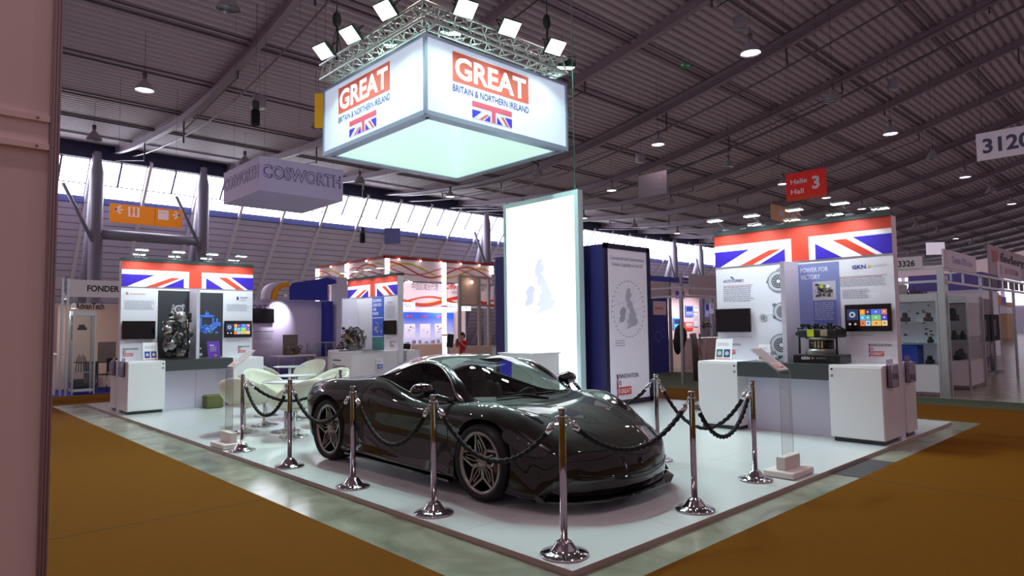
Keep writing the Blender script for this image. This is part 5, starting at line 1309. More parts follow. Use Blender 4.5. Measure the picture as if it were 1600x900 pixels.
o = R0('stand_counter', (-.3, 17.6, 0), 'white counter left of the narrow glass showcase', 'counter'); g = MB().box((-.75,17.2,0),(.0,18.2,1.0)); put(g, 'carcass', shell, o); g = MB().box((-.8,17.15,1.0),(.02,18.25,1.04)); put(g, 'worktop', white, o)
for i, z in enumerate((2.0,1.72,1.5)):
    o = R0('wall_picture', (-.15, 19.45, z-.1), 'dark framed picture on the wall above the far left counter, %s of three' % ('top','middle','bottom')[i], 'picture'); g = MB().box((-.5,19.42,z-.14),(.2,19.46,z+.06)); put(g, 'frame', blackm, o)
for i, (x, y, z) in enumerate(((-.2,17.2,2.33),(.10,17.0,2.40),(.28,16.85,2.16))):
    o = root('spotlight', (x, y, z), 'small lit spotlight at the far left stand fascia, %s of three' % ('left','middle','right')[i], 'spotlight'); ld = bpy.data.lights.new('fond', 'SPOT'); ld.energy = 30; ld.spot_size = R(150); ld.spot_blend = .8; ld.shadow_soft_size = .05; ld.color = (1,.9,.8); l_ = bpy.data.objects.new('stand_light', ld); C.objects.link(l_); l_.parent = o; l_.rotation_euler = (R(30),0,0); l_.location = (0,0,-.02); MB().lathe([(.02,.12),(.045,.10),(.06,0)], 14).build('shade', white, o); MB().lathe([(0,.01),(.056,.01)], 14).build('lit_lens', mat('spot_lit', (255,255,255), .4, emit=12, ecol=(255,240,220)), o); MB().tube([(0,0,.1),(.0,.05,.3)], .01, 5).build('arm', alug, o)
def chair_b(x, y, rz, label, col=None):
    o = root('stacking_chair', (x, y, 0), label, 'chair', rz); col = col or blackm
    MB().rbox((-.21,-.21,.43),(.21,.21,.46), .015).build('seat', col, o); MB().rbox((-.21,.19,.52),(.21,.22,.88), .03).build('backrest', col, o)
    for sx in (-1,1):
        for sy in (-1,1): MB().tube([(sx*.20,sy*.20,.44),(sx*.23,sy*.25,0)], .012, 6).build('leg', chrome, o)
        MB().tube([(sx*.19,.2,.44),(sx*.19,.2,.86)], .011, 6).build('back_frame', chrome, o)
    return o
chair_b(1.22, 17.4, R(-160), 'black chair with chrome legs beside the narrow glass showcase')
o = R0('stand_desk', (.95, 17.6, 0), 'dark grey desk with an upright screen behind the narrow glass showcase', 'desk'); g = MB().box((.85,17.6,.0),(1.0,18.6,.75)); g.box((.55,17.5,.75),(1.5,18.3,.78)); put(g, 'table_top', dgrey, o); g = MB().box((1.0,17.7,.78),(1.42,17.74,1.3)); put(g, 'screen_back', mat('board_brown', (120,104,100), .6), o)

# --- purple-white company stand with arch
WY = 17.0
o = R0('trade_stand', (6.3, 17.4, 0), 'purple-white stand wall behind the tub chairs, with blue pillar and arch', 'stand')
cw = mat('company_wall', (214, 206, 234), .6)
m_ = bpy.data.materials.new('company_wall_print'); m_.use_nodes = True; nt = m_.node_tree; p = nt.nodes['Principled BSDF']; tc = nt.nodes.new('ShaderNodeTexCoord'); sx = nt.nodes.new('ShaderNodeSeparateXYZ'); cr = nt.nodes.new('ShaderNodeValToRGB'); mr_ = nt.nodes.new('ShaderNodeMapRange')
nt.links.new(tc.outputs['Object'], sx.inputs[0]); nt.links.new(sx.outputs['Z'], mr_.inputs[0]); mr_.inputs[1].default_value = .15; mr_.inputs[2].default_value = 1.15; nt.links.new(mr_.outputs[0], cr.inputs[0]); nt.links.new(cr.outputs[0], p.inputs['Base Color'])
cr.color_ramp.elements[0].color = lin((24,50,170))+(1,); cr.color_ramp.elements[1].color = lin((214,206,236))+(1,); cr.color_ramp.elements[1].position = .8; p.inputs['Roughness'].default_value = .6
g = MB(); g.box((3.2,WY,0),(7.08,WY+.1,2.48)); put(g, 'back_wall', m_, o)
g = MB(); g.text('COSWORTH', 4.05, 2.16, .17, WY-.004, mat('letter_violet', (120,104,170), .6), .03, 1.42); g.para(4.9,1.20,5.5,1.45, WY-.004, pgrey, .05, 3); g.prect(4.9,1.5,5.5,1.54,WY-.004,pgrey); g.para(4.9,.98,5.5,1.15, WY-.004, plight, .04, 5); put(g, 'wall_print', pgrey, o)
g = MB(); g.box((7.08,WY-.3,0),(7.32,WY+.1,2.47)); put(g, 'blue_pillar', mat('pillar_blue', (32,44,160), .5), o)
g = MB(); pts = [(5.15,2.48),(5.15,2.72),(5.22,2.86),(5.38,2.95),(5.75,2.98)]
def ribbon(g, P, y0, y1, th, m_=None):
    V = []; n = len(P)
    for i, (x, z) in enumerate(P):
        a = P[max(i-1,0)]; b = P[min(i+1,n-1)]; d = Vector((b[0]-a[0], b[1]-a[1])).normalized(); nx, nz = -d.y*th, d.x*th
        V += [(x,y0,z),(x,y1,z),(x+nx,y1,z+nz),(x+nx,y0,z+nz)]
    F = [(4*i+k, 4*i+(k+1) % 4, 4*i+4+(k+1) % 4, 4*i+4+k) for i in range(n-1) for k in range(4)]+[(3,2,1,0), tuple(4*(n-1)+k for k in range(4))]
    g.add(V, F, m_, True)
sm = lambda P, n=5: [crom(P, i/n) for i in range((len(P)-1)*n)]+[P[-1]]
g = MB(); ribbon(g, sm([(5.12,2.48),(5.14,2.74),(5.26,2.92),(5.50,3.02),(5.80,3.04)]), WY-.4, WY+.1, -.12); put(g, 'white_arch', cw, o)
g = MB(); ribbon(g, sm([(5.42,2.48),(5.44,2.68),(5.54,2.82),(5.70,2.87),(5.80,2.88)]), WY-.42, WY+.05, .15); put(g, 'orange_arch', mat('arch_orange', (236,160,20), .5), o)
g = MB(); g.pp([(5.80,2.48),(5.80,2.86),(5.90,3.00),(7.08,3.22),(7.35,3.16),(7.40,3.05),(7.08,2.98),(7.08,2.48)], WY-.41, None); g.v += []; put(g, 'blue_header', mat('pillar_blue', (32,44,160), .5), o)
g = MB(); ribbon(g, [(5.80,3.02),(6.4,3.12),(7.08,3.24),(7.35,3.22)], WY-.42, WY+.1, .05); put(g, 'header_edge', cw, o)
g = MB().box((7.40,16.6,0),(7.78,16.95,3.25)); put(g, 'white_tower', mat('tower_lilac', (206,204,226), .5), o)
g = MB(); g.para(7.44,.9,7.74,1.3,16.595,pgrey,.06,3); put(g, 'tower_print', pgrey, o)
ldd = bpy.data.lights.new('spot', 'SPOT'); ldd.energy = 130; ldd.spot_size = R(70); ldd.spot_blend = .9; ldd.shadow_soft_size = .05; ldd.color = (.95,.92,1)
so = root('stand_spotlight', (5.62, 16.45, 2.55), 'small spotlight washing the top of the purple-white stand wall', 'spotlight'); MB().lathe([(.02,.1),(.05,.08),(.055,0)], 12).build('shade', white, so); MB().tube([(0,0,.09),(0,.5,.12)], .012, 5).build('arm', alug, so)
l_ = bpy.data.objects.new('stand_spot', ldd); C.objects.link(l_); l_.parent = so; l_.rotation_euler = (R(48),0,0); l_.location = (0,0,-.02)
T = root('flat_screen', (5.22, WY-.003, 1.78), 'black screen on the purple-white stand wall, right of the left rear display wall', 'screen'); MB().rbox((-.42,-.08,0),(.26,-.02,.44), .006).build('casing', bezel, T); MB().prect(-.40,.02,.24,.42,-.081).build('display', screen, T); MB().box((-.1,-.02,.1),(.1,0,.3)).build('wall_bracket', blackm, T)
o = R0('exhibit_table', (5.6, 15.9, 0), 'thin white table carrying a small engine before the purple-white wall', 'table'); g = MB().box((5.05,15.7,.78),(6.25,16.3,.82)); put(g, 'table_top', white, o)
for x, y in ((5.1,15.75),(6.2,15.75),(5.1,16.25),(6.2,16.25),(5.55,15.75)): g = MB(); frame_post(g, x, y, .78, .03); put(g, 'leg', alu, o)
engine((5.68, 16.0, .82), R(10), (.55,.35,.30), 'small metal engine on the thin white table before the purple-white wall', 7, block=brass)
g = MB().box((5.45,16.2,.82),(5.9,16.24,1.42)); g.pp([(5.8,.9),(5.9,.9),(5.88,1.3)], 16.19); x_ = g.build('display_board', mat('board_olive', (120,112,104), .5), None, off=(5.68,16.2,.82)); x_.location = (5.68,16.2,.82); tag(x_, 'grey upright board behind the small metal engine', 'board')
showcase('low_showcase', 6.32, 15.95, 6.95, 16.45, .72, 1.18, (), 'low glass showcase with a blue base left of the dark engine', .03)
engine((7.1, 15.4, .62), R(-20), (.75,.55,.62), 'large dark engine standing left of the white tower', 9, block=dark_i)
o = R0('exhibit_plinth', (7.1, 15.4, 0), 'dark low plinth under the large dark engine', 'plinth'); g = MB().rbox((6.75,15.1,0),(7.45,15.7,.60), .01); g.rbox((6.72,15.07,.58),(7.48,15.73,.62), .005); put(g, 'block', blackm, o)

# --- red and yellow ribbon stand (China)
NX, NY = 8.35, 15.25; zt = 3.86
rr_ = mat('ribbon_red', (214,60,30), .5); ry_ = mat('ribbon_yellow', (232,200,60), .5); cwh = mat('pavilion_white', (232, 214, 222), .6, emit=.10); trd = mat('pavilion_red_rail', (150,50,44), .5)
o = R0('trade_pavilion', (10.6, 17.4, 0), 'large white pavilion with red and yellow ribbon print and glowing white posts', 'stand')
def face(L, Mx, txt):
    g = MB(); g.box((0,0,zt-.72),(L,.06,zt-.05)); put_ = g.xf(Mx).build('canopy_fascia', cwh, o, off=o.location)
    g = MB(); k = 0
    for s0 in [i*1.6 for i in range(int(L/1.6)+1)]:
        for (m_, A, ph, th) in ((ry_, .20, 0, .06), (rr_, .22, 1.2, .05), (rr_, .16, 2.6, .03)):
            P = []
            for i in range(13):
                x = s0+1.6*i/12
                if x > L: break
                P.append((x, zt-.38+A*math.sin(2*PI*x/1.6*.5+ph)))
            for i in range(len(P)-1): g.pp([(P[i][0],P[i][1]-th/2),(P[i+1][0],P[i+1][1]-th/2),(P[i+1][0],P[i+1][1]+th/2),(P[i][0],P[i][1]+th/2)], -.005-.002*k, m_)
            k = (k+1) % 3
    g.xf(Mx).build('ribbon_print', rr_, o, off=o.location)
    g = MB(); g.box((-.03,-.08,zt-.05),(L+.03,.1,zt+.04)); g.xf(Mx).build('top_rail', trd, o, off=o.location)
face(4.55, Matrix.Translation((NX,NY,0)), 0)
face(4.5, Matrix.Translation((NX,NY+4.5,0)) @ Matrix.Rotation(R(-90), 4, 'Z'), 1)
gl = mat('glowing_post', (255,255,255), .5, emit=2.2, ecol=(255,240,244))
for x, y, z0 in ((NX+.06,NY-.05,3.22), (NX+2.33,NY-.05,0), (NX-.05,NY+2.3,3.1), (NX-.05,NY+4.45,2.3), (NX+4.5,NY-.05,3.5)):
    g = MB().box((x-.06,y-.05,z0),(x+.06,y+.05,zt-.06)); put(g, 'lit_post', gl, o)
g = MB()
for z in (1.30, 2.28): g.box((NX+2.26,NY-.11,z),(NX+2.40,NY+.01,z+.05))
g.box((NX+2.38,NY-.07,0),(NX+2.43,NY+.03,zt-.06)); put(g, 'post_band', trd, o)
lt_ = mat('small_lit_spot', (255,255,255), .5, emit=8, ecol=(255,246,235))
for k in range(8):
    g = MB()
    if k < 5: c = (NX+.45+k*.85, NY-.13, zt-.05)
    else: c = (NX-.13, NY+.9+(k-5)*1.2, zt-.05)
    g.lathe([(.03,0),(.03,-.05),(0,-.05)], 10, c=c); put(g, 'rail_spot', lt_, o)
g = MB()    # inner wall with arches of ribbon, and blue company panels
g.box((NX+.6,NY+2.2,2.35),(NX+6.6,NY+2.25,zt-.6), cwh); g.box((NX+.2,NY+3.3,0),(NX+6,NY+3.35,2.4), cwh); g.box((NX+.4,NY+.5,2.25),(NX+.45,NY+4.4,zt-.6), cwh); put(g, 'inner_wall', cwh, o)
g = MB(); yy = NY+2.19; g.text('中国区域合代理', 10.9, 3.02, .20, yy, mat('ink_dim', (110,92,112), .6), .0, 1.2); g.text('CHINA', 12.50, 3.08, .20, yy, rr_, .03, .50); g.text('AREA', 12.75, 2.90, .11, yy, mat('ink_dim', (110,92,112), .6), .0, .3); g.text('中国代理', 14.1, 3.06, .20, yy, mat('ink_dim', (110,92,112), .6), 0, .7)
for (A, ph, th, m_) in ((.16,.6,.12,rr_),(.13,1.0,.07,ry_),(.15,3.2,.07,rr_)):
    P = [(NX+.6+6*i/40, 2.60+A*math.sin(2*PI*i/40*1.6+ph)) for i in range(41)]
    for i in range(40): g.pp([(P[i][0],P[i][1]-th/2),(P[i+1][0],P[i+1][1]-th/2),(P[i+1][0],P[i+1][1]+th/2),(P[i][0],P[i][1]+th/2)], yy-.003-th*.1-A*.05, m_)
put(g, 'wall_print', rr_, o)
g = MB(); g.text('CHINA', 0, 0, .2, 0, rr_, .03, .55); g.text('中国', .75, 0, .2, 0, pnavy, 0, .35)
g.xf(Matrix.Translation((NX+.39,NY+3.9,2.9)) @ Matrix.Rotation(R(-90), 4, 'Z')); put(g, 'side_lettering', rr_, o)
bp = bpy.data.materials.new('blue_fade_print'); bp.use_nodes = True; nt = bp.node_tree; p = nt.nodes['Principled BSDF']; tc = nt.nodes.new('ShaderNodeTexCoord'); sx = nt.nodes.new('ShaderNodeSeparateXYZ'); cr = nt.nodes.new('ShaderNodeValToRGB'); mr_ = nt.nodes.new('ShaderNodeMapRange')
nt.links.new(tc.outputs['Object'], sx.inputs[0]); nt.links.new(sx.outputs['Z'], mr_.inputs[0]); mr_.inputs[1].default_value = .9; mr_.inputs[2].default_value = 2.2; nt.links.new(mr_.outputs[0], cr.inputs[0]); nt.links.new(cr.outputs[0], p.inputs['Base Color'])
nt.links.new(cr.outputs[0], p.inputs['Emission Color']); p.inputs['Emission Strength'].default_value = .25
cr.color_ramp.elements[0].color = lin((206,206,240))+(1,); cr.color_ramp.elements[0].position = .25; cr.color_ramp.elements[1].color = lin((40,90,210))+(1,); cr.color_ramp.elements[1].position = .85
g = MB(); g.box((NX+.5,NY+3.22,.9),(NX+5.3,NY+3.28,2.2)); put(g, 'blue_panel', bp, o)
g = MB()
for k in range(6):
    x = NX+.75+k*.72; g.prect(x, 1.2, x+.5, 1.75, NY+3.215, mat('poster_pale', (224,222,240), .6, emit=.2)); machine_print(g, x+.05, 1.35, x+.45, 1.7, NY+3.21, 50+k, [(150,150,170),(110,110,130),(200,200,215)], 8)
    g.text('GMT' if k % 2 else 'DKT', x+.1, 1.98, .1, NY+3.215, mat('ink_orange_red', (220,90,50), .6), .02, .3)
put(g, 'company_print', pgrey, o)
sgm = mat('lit_name_board', (250,250,255), .5, emit=1.1, ecol=(240,240,255))
for x0, x1, y_, lb in ((NX+.75,NX+2.0,NY+1.2,'left'),(NX+3.25,NX+4.55,NY+1.2,'right')):
    g = MB().box((x0,y_,2.20),(x1,y_+.05,2.48)); put(g, 'lit_name_board', sgm, o)
    g = MB(); g.para(x0+.1,2.24,x1-.1,2.42,y_-.004,pnavy,.07,6); put(g, 'board_print', pnavy, o)
g = MB(); g.box((7.2,NY+4.4,2.15),(8.2,NY+4.45,2.45)); put(g, 'lit_name_board', sgm, o)
g = MB(); g.box((NX+2.4,NY+1.6,0),(NX+4.6,NY+2.0,.98), shell_w); g.box((NX+.4,NY+2.4,0),(NX+5.3,NY+2.9,1.0), shell); put(g, 'display_counter', shell, o)
g = MB()
rg = random.Random(4)
for k in range(16): x = NX+.5+k*.29; h_ = rg.uniform(.05,.14); g.rbox((x,NY+2.5,1.0),(x+rg.uniform(.06,.14),NY+2.6,1.0+h_), .01)
q_ = g.build('sample_parts', alug, o, off=o.location)
for x, y in ((NX+1.6,NY+1.0),(NX+3.8,NY+1.0),(NX+2.2,NY+2.9),(NX+4.6,NY+2.9)):
    g = MB().lathe([(0,0),(.12,0),(.13,.03),(0,.05)], 16, c=(x,y,3.15 if y < NY+2 else 2.62)); g.tube([(x,y,3.19 if y < NY+2 else 2.66),(x,y,zt)], .01, 5); put(g, 'pavilion_lamp', lt_, o)
    ld = bpy.data.lights.new('pav', 'POINT'); ld.energy = 45; ld.shadow_soft_size = .12; ld.color = (1,.93,.97); l_ = bpy.data.objects.new('pavilion_light', ld); C.objects.link(l_); l_.parent = o; l_.location = Vector((x,y,(3.15 if y < NY+2 else 2.62)-.16))-o.location
# tall framed doorway before the pavilion
o = R0('door_frame_stand', (12.0, 14.6, 0), 'tall grey framed booth front with a lit bulb, right of the glowing post', 'stand')
DX = 10.35; g = MB()
for x in (DX+.27, DX+1.12, DX+1.55): frame_post(g, x, 14.3, 3.28, .09)
for z in (3.24, 2.28): g.box((DX+.27,14.27,z),(DX+1.55,14.33,z+.07))
put(g, 'frame', mat('frame_warm_grey', (168,156,150), .5), o)
g = MB().box((DX+.27,14.35,2.35),(DX+1.12,14.37,3.24)); put(g, 'upper_panel', shell_w, o)
g = MB().ball((DX+.72,14.2,3.08), .055); put(g, 'lit_bulb', mat('bulb_lit', (255,255,255), .5, emit=10, ecol=(255,226,200)), o)
g = MB().box((DX+.2,14.2,0),(DX+1.6,14.32,.95)); put(g, 'counter_front', shell_w, o)
g = MB(); g.box((12.3,13.9,0),(12.42,14.0,2.6)); put(g, 'side_post', alug, o)
for i, (x, y, h_, lb) in enumerate(((7.75,13.2,.16,'black tilted monitor behind the name counter'),(9.62,13.6,.42,'black tilted display board left of the glowing post'))):
    o = root('tilted_display', (x, y, .765), lb, 'monitor', R(-30)); g = MB().rbox((-.10,-.02,.2),(.10,.02,.2+h_), .008); g.xf(Matrix.Rotation(R(-14), 4, 'X') @ Matrix.Rotation(R(8), 4, 'Y')).build('monitor', blackm, o); MB().tube([(0,.05,-.70),(0,.05,.22)], .02, 8).build('pole', alug, o); MB().lathe([(0,0),(.2,0),(.2,.02),(0,.02)], 18, c=(0,.05,-.72)).build('foot', alug, o)

# --- the woman photographing at the pavilion: continuous figure grown over a skeleton
def skin_obj(name, J, E_, m_, parent, sub=2):
    me = bpy.data.meshes.new(name); me.from_pydata([j[0] for j in J], E_, []); ob = bpy.data.objects.new(name, me); C.objects.link(ob)
    md_ = ob.modifiers.new('s', 'SKIN'); md_.use_smooth_shade = True; sv = me.skin_vertices[0].data
    for i, j in enumerate(J): sv[i].radius = (j[1], j[2] if len(j) > 2 else j[1]); sv[i].use_root = (i == 0)
    s2 = ob.modifiers.new('d', 'SUBSURF'); s2.levels = sub; s2.render_levels = sub
    d_ = bpy.context.evaluated_depsgraph_get(); nm_ = bpy.data.meshes.new_from_object(ob.evaluated_get(d_)); ob.modifiers.clear(); ob.data = nm_; nm_.materials.clear(); nm_.materials.append(m_)
    for p_ in nm_.polygons: p_.use_smooth = True
    ob.parent = parent; return ob
def woman(loc, rz):
    W_ = root('person', loc, 'woman with a ponytail in red top and dark trousers holding up a phone', 'person', rz); W_.scale = (.9,.9,.9)
    sk = mat('skin_tone', (198,144,118), .5); hair = mat('dark_hair', (34,22,20), .5); top_ = mat('red_top', (190,20,40), .7); tr = mat('dark_trousers', (50,26,34), .8)
    # faces -y, leaning back a little
    J = [((0,.0,.80),.11,.09),((0,.02,.95),.10,.085),((0,.04,1.10),.105,.085),((0,.05,1.22),.11,.08),((0,.045,1.30),.05,.05),((0,.03,1.36),.042,.042),((0,.01,1.44),.062,.07),((0,.01,1.51),.060,.07),
         ((-.15,.04,1.24),.045),((-.19,-.02,1.04),.036),((-.12,-.20,1.16),.028),((-.06,-.27,1.25),.022),((.15,.04,1.24),.045),((.19,-.02,1.04),.036),((.12,-.20,1.18),.028),((.05,-.27,1.27),.022),
         ((-.08,0,.76),.075),((-.09,.01,.42),.052),((-.09,.03,.08),.034),((-.09,-.09,.03),.030),((.08,0,.76),.075),((.09,-.02,.42),.052),((.09,.02,.08),.034),((.09,-.10,.03),.030)]
    E_ = [(0,1),(1,2),(2,3),(3,4),(4,5),(5,6),(6,7),(3,8),(8,9),(9,10),(10,11),(3,12),(12,13),(13,14),(14,15),(0,16),(16,17),(17,18),(18,19),(0,20),(20,21),(21,22),(22,23)]
    skin_obj('body', J, E_, sk, W_)
    JT = [((0,.0,.74),.128,.11),((0,.02,.95),.115,.095),((0,.04,1.10),.12,.098),((0,.05,1.21),.122,.092),((0,.045,1.27),.07,.06),((-.15,.04,1.235),.058),((-.185,-.0,1.09),.05),((.15,.04,1.235),.058),((.185,-.0,1.09),.05)]
    skin_obj('red_top', JT, [(0,1),(1,2),(2,3),(3,4),(3,5),(5,6),(3,7),(7,8)], top_, W_)
    JR = [((0,0,.84),.122,.10),((-.08,0,.74),.088),((-.09,.01,.42),.064),((-.09,.03,.10),.05),((.08,0,.74),.088),((.09,-.02,.42),.064),((.09,.02,.10),.05)]
    skin_obj('trousers', JR, [(0,1),(1,2),(2,3),(0,4),(4,5),(5,6)], tr, W_)
    g = MB().ball((0,.035,1.50), (.078,.088,.088), None, 16, 10); 
    g.tube([(0,.12,1.52),(0,.17,1.50),(0,.18,1.42),(0,.16,1.33)], [.02,.035,.03,.008], 10); g.build('hair', hair, W_)
    f = MB(); f.ball((0,-.065,1.455), (.010,.016,.016)); f.ball((-.025,-.055,1.478), (.010,.006,.006), blackm, 8, 6); f.ball((.025,-.055,1.478), (.010,.006,.006), blackm, 8, 6); f.ball((0,-.058,1.418), (.02,.007,.006), mat('lips', (160,70,70), .5), 8, 6); f.ball((-.066,.01,1.46), (.008,.016,.022)); f.ball((.066,.01,1.46), (.008,.016,.022)); f.mats[f.mats.index(f.mats[0])] = f.mats[0]
    f2 = MB(); f2.ball((0,-.065,1.455), (.010,.016,.016)); f2.ball((-.066,.01,1.46), (.008,.016,.022)); f2.ball((.066,.01,1.46), (.008,.016,.022)); f2.build('nose_and_ears', sk, W_)
    f3 = MB(); f3.ball((-.025,-.056,1.478), (.010,.006,.006), None, 8, 6); f3.ball((.025,-.056,1.478), (.010,.006,.006), None, 8, 6); f3.build('eyes', blackm, W_); f4 = MB().ball((0,-.060,1.418), (.02,.007,.006), None, 8, 6); f4.build('mouth', mat('lips', (160,70,70), .5), W_)
    for s in (-1, 1):
        h = MB(); b = Vector((s*.055,-.275,1.265)); h.ball(b, (.022,.03,.035), None, 12, 8)
        for k in range(4): h.tube([b+Vector((-s*.006,-.012,.022-k*.017)), b+Vector((-s*.02,-.032,.030-k*.019)), b+Vector((-s*(.045-.004*k),-.036,.026-k*.018))], [.0085,.0078,.006], 7)
        h.tube([b+Vector((-s*.004,.012,.015)), b+Vector((-s*.022,.008,.035)), b+Vector((-s*.036,-.006,.040))], [.010,.009,.007], 7); h.build('hand', sk, W_)
    ph = MB().rbox((-.036,-.012,-.072),(.036,0,.072), .008); ph.xf(Matrix.Translation((0,-.30,1.28))); po = ph.build('smartphone', black, None, off=(0,-.3,1.28)); po.location = Matrix.Translation(loc) @ Matrix.Rotation(rz, 4, 'Z') @ Vector((0,-.27,1.152)); po.rotation_euler = (0,0,rz); po.scale = (.9,.9,.9); tag(po, 'dark phone held up by the woman in the red top', 'phone')
woman((10.24, 13.72, -.09+.09), R(-70))

# --- middle: stands between the tower and the right display wall
o = R0('trade_stand', (16.2, 11.0, 0), 'stand with a tall blue banner and white walls behind the navy tower', 'stand')
g = MB().box((14.6,9.72,0),(15.85,9.76,2.5)); put(g, 'blue_banner', mat('banner_blue', (36,44,128), .5), o)
g = MB(); g.prect(15.0,1.9,15.75,2.35,9.715,mat('banner_label', (214,186,196), .6)); g.text('anitens', 15.1, 2.08, .1, 9.712, red, .02, .45); g.pdisc(15.25,1.2,.18,9.715,mat('line_blue', (90,110,190), .6)); g.pdisc(15.25,1.2,.15,9.713,mat('banner_blue', (36,44,128), .5)); g.pdisc(15.55,1.3,.10,9.715,mat('line_blue', (90,110,190), .6), ry=.16); g.pdisc(15.55,1.3,.08,9.713,mat('banner_blue', (36,44,128), .5), ry=.13)
for x in (15.2,15.4,15.6): g.prect(x,1.4,x+.01,1.9,9.715,mat('line_blue', (90,110,190), .6))
put(g, 'banner_print', red, o)
g = MB(); sgr = mat('fascia_greyish', (178, 170, 174), .6); g.box((14.6,9.70,2.5),(16.05,9.78,3.0), sgr); g.box((16.1,9.0,2.55),(19.5,9.06,3.25), sgr); put(g, 'fascia', shell_w, o)
g = MB(); frame_post(g, 15.95, 9.7, 3.0, .08); frame_post(g, 16.35, 9.5, 3.3, .08); put(g, 'post', alug, o)
g = MB(); g.box((16.2,12.2,0),(22,12.3,3.2), mat('stand_wall_pinkish', (228,196,204), .6)); put(g, 'back_wall', shell, o)
o = R0('trade_stand', (13.3, 7.6, 0), 'aluminium framed corner stand left of the right display wall, with posters and lit spots', 'stand')
g = MB()
for x, y in ((11.95,6.75),(14.4,6.75),(11.95,9.0)): frame_post(g, x, y, 2.55, .06)
for z in (2.30,2.53): g.bar((11.95,6.75,z),(14.4,6.75,z), .05, .05); g.bar((11.95,6.75,z),(11.95,9.0,z), .05, .05)
put(g, 'frame', alu, o)
for k, (c, u, z, w_, h_) in enumerate((((90,120,210),20.86,1.91,.56,.46),((214,218,240),21.46,2.12,.36,.25),((40,160,220),19.93,1.39,.5,.46),((210,60,40),20.78,1.35,.6,.34),((120,120,200),22.41,1.9,.3,.6),((190,190,225),22.8,2.05,.3,.45),((90,70,180),20.18,2.66,.6,.3),((200,196,214),21.47,1.5,.33,.5))):
    q = root('wall_poster', (u+w_/2, 12.17, z), 'small %s poster on the pinkish wall seen through the aluminium frame' % ('blue','white','cyan','red','violet','pale lilac','purple','light grey')[k], 'poster')
    g = MB().box((u,12.155,z),(u+w_,12.19,z+h_)); put(g, 'sheet', mat('ink_%d_%d_%d' % c, c, .6, emit=.15), q)
    g = MB(); g.para(u+.05,z+.05,u+w_-.05,z+h_*.4, 12.152, pwhite, .05, k); g.prect(u+.05,z+h_*.5,u+w_-.05,z+h_*.9,12.153,plight if k % 2 else pnavy); put(g, 'poster_print', pgrey, q)
for x0, y0, x1, y1, h_, lb in ((18.3,10.1,20.6,10.7,1.05,'pale counter seen through the aluminium frame, right one'), (18.3,11.5,19.6,12.0,1.0,'pale counter seen through the aluminium frame, left one')):
    o = R0('stand_desk', ((x0+x1)/2, (y0+y1)/2, 0), lb, 'counter'); g = MB().box((x0,y0,0),(x1,y1,h_)); put(g, 'carcass', mat('counter_pinkish', (206,180,180), .6), o); g = MB().box((x0-.04,y0-.04,h_),(x1+.04,y1+.04,h_+.03)); put(g, 'worktop', white, o)
for k, (x, z) in enumerate(((19.6,2.75),(21.2,2.8))):
    o = root('spotlight', (x, 11.0, z), 'small lit spotlight before the pinkish stand wall, %s one' % ('left','right')[k], 'spotlight'); MB().lathe([(.02,.1),(.06,.09),(.075,0)], 12).build('shade', white, o); MB().lathe([(0,.01),(.07,.01)], 12).build('lit_lens', mat('spot_lit', (255,255,255), .4, emit=12, ecol=(255,240,220)), o); MB().tube([(0,0,.1),(0,0,.5)], .012, 5).build('arm', alug, o); MB().bar((-.8,0,.5),(.8,0,.5),.05,.05).build('light_rail', alug, o)
    ld = bpy.data.lights.new('booth', 'SPOT'); ld.energy = 150; ld.spot_size = R(150); ld.spot_blend = .8; ld.shadow_soft_size = .06; ld.color = (1,.94,.96); l_ = bpy.data.objects.new('booth_light', ld); C.objects.link(l_); l_.parent = o; l_.rotation_euler = (R(25),0,0); l_.location = (0,0,-.02)
o = root('hanging_jacket', (12.5, 7.16, 1.15), 'black jacket hanging on the aluminium frame of the corner stand', 'jacket'); g = MB().ball((0,0,.05),(.22,.12,.36), None, 16, 12); g.ball((-.12,0,-.1),(.14,.1,.3)); g.ball((.16,0,.12),(.13,.1,.22)); g.tube([(0,0,.35),(0,0,.5),(.05,0,.55)], .01, 5); g.build('cloth', blackm, o)
o = root('robot_arm_exhibit', (13.2, 7.1, 0), 'grey folding machine arm exhibit in front of the pale counter', 'machine'); g = MB().tube([(0,0,0),(-.05,0,.9),(-.15,0,1.3)], .09, 12); g.build('column', mat('machine_brown', (96,84,80), .5), o); g = MB()
for k in range(4): g.bar((.1+.05*(k%2),-.05,.5+k*.2),(.22-.1*(k%2),-.05,.7+k*.2), .04, .03)
g.build('lattice_arm', alug, o)
o = root('flower_stand', (14.2, 7.38, 0), 'dark plant with yellow flowers on a tall thin metal stand', 'plant'); g = MB().tube([(0,0,0),(0,0,1.5)], .012, 6); g.lathe([(0,0),(.16,0),(.16,.015),(0,.02)], 16); g.build('stand_pole', alug, o); g = MB(); rg = random.Random(8)
for k in range(26): a = rg.uniform(0,2*PI); r_ = rg.uniform(.05,.22); c = Vector((r_*math.cos(a), r_*math.sin(a)*.6, .55+.98+rg.uniform(-.08,.1))); g.add([c, c+Vector((.07,0,.03)), c+Vector((.11,.02,-.02)), c+Vector((.05,0,-.03))], [(0,1,2,3)])
g.build('foliage', mat('dark_leaf', (26,34,20), .6), o); g = MB(); 
for k in range(4): g.ball((-.06+k*.04,-.03,1.62), .02, None, 8, 6)
g.build('flower', mat('flower_yellow', (220,210,60), .5), o)
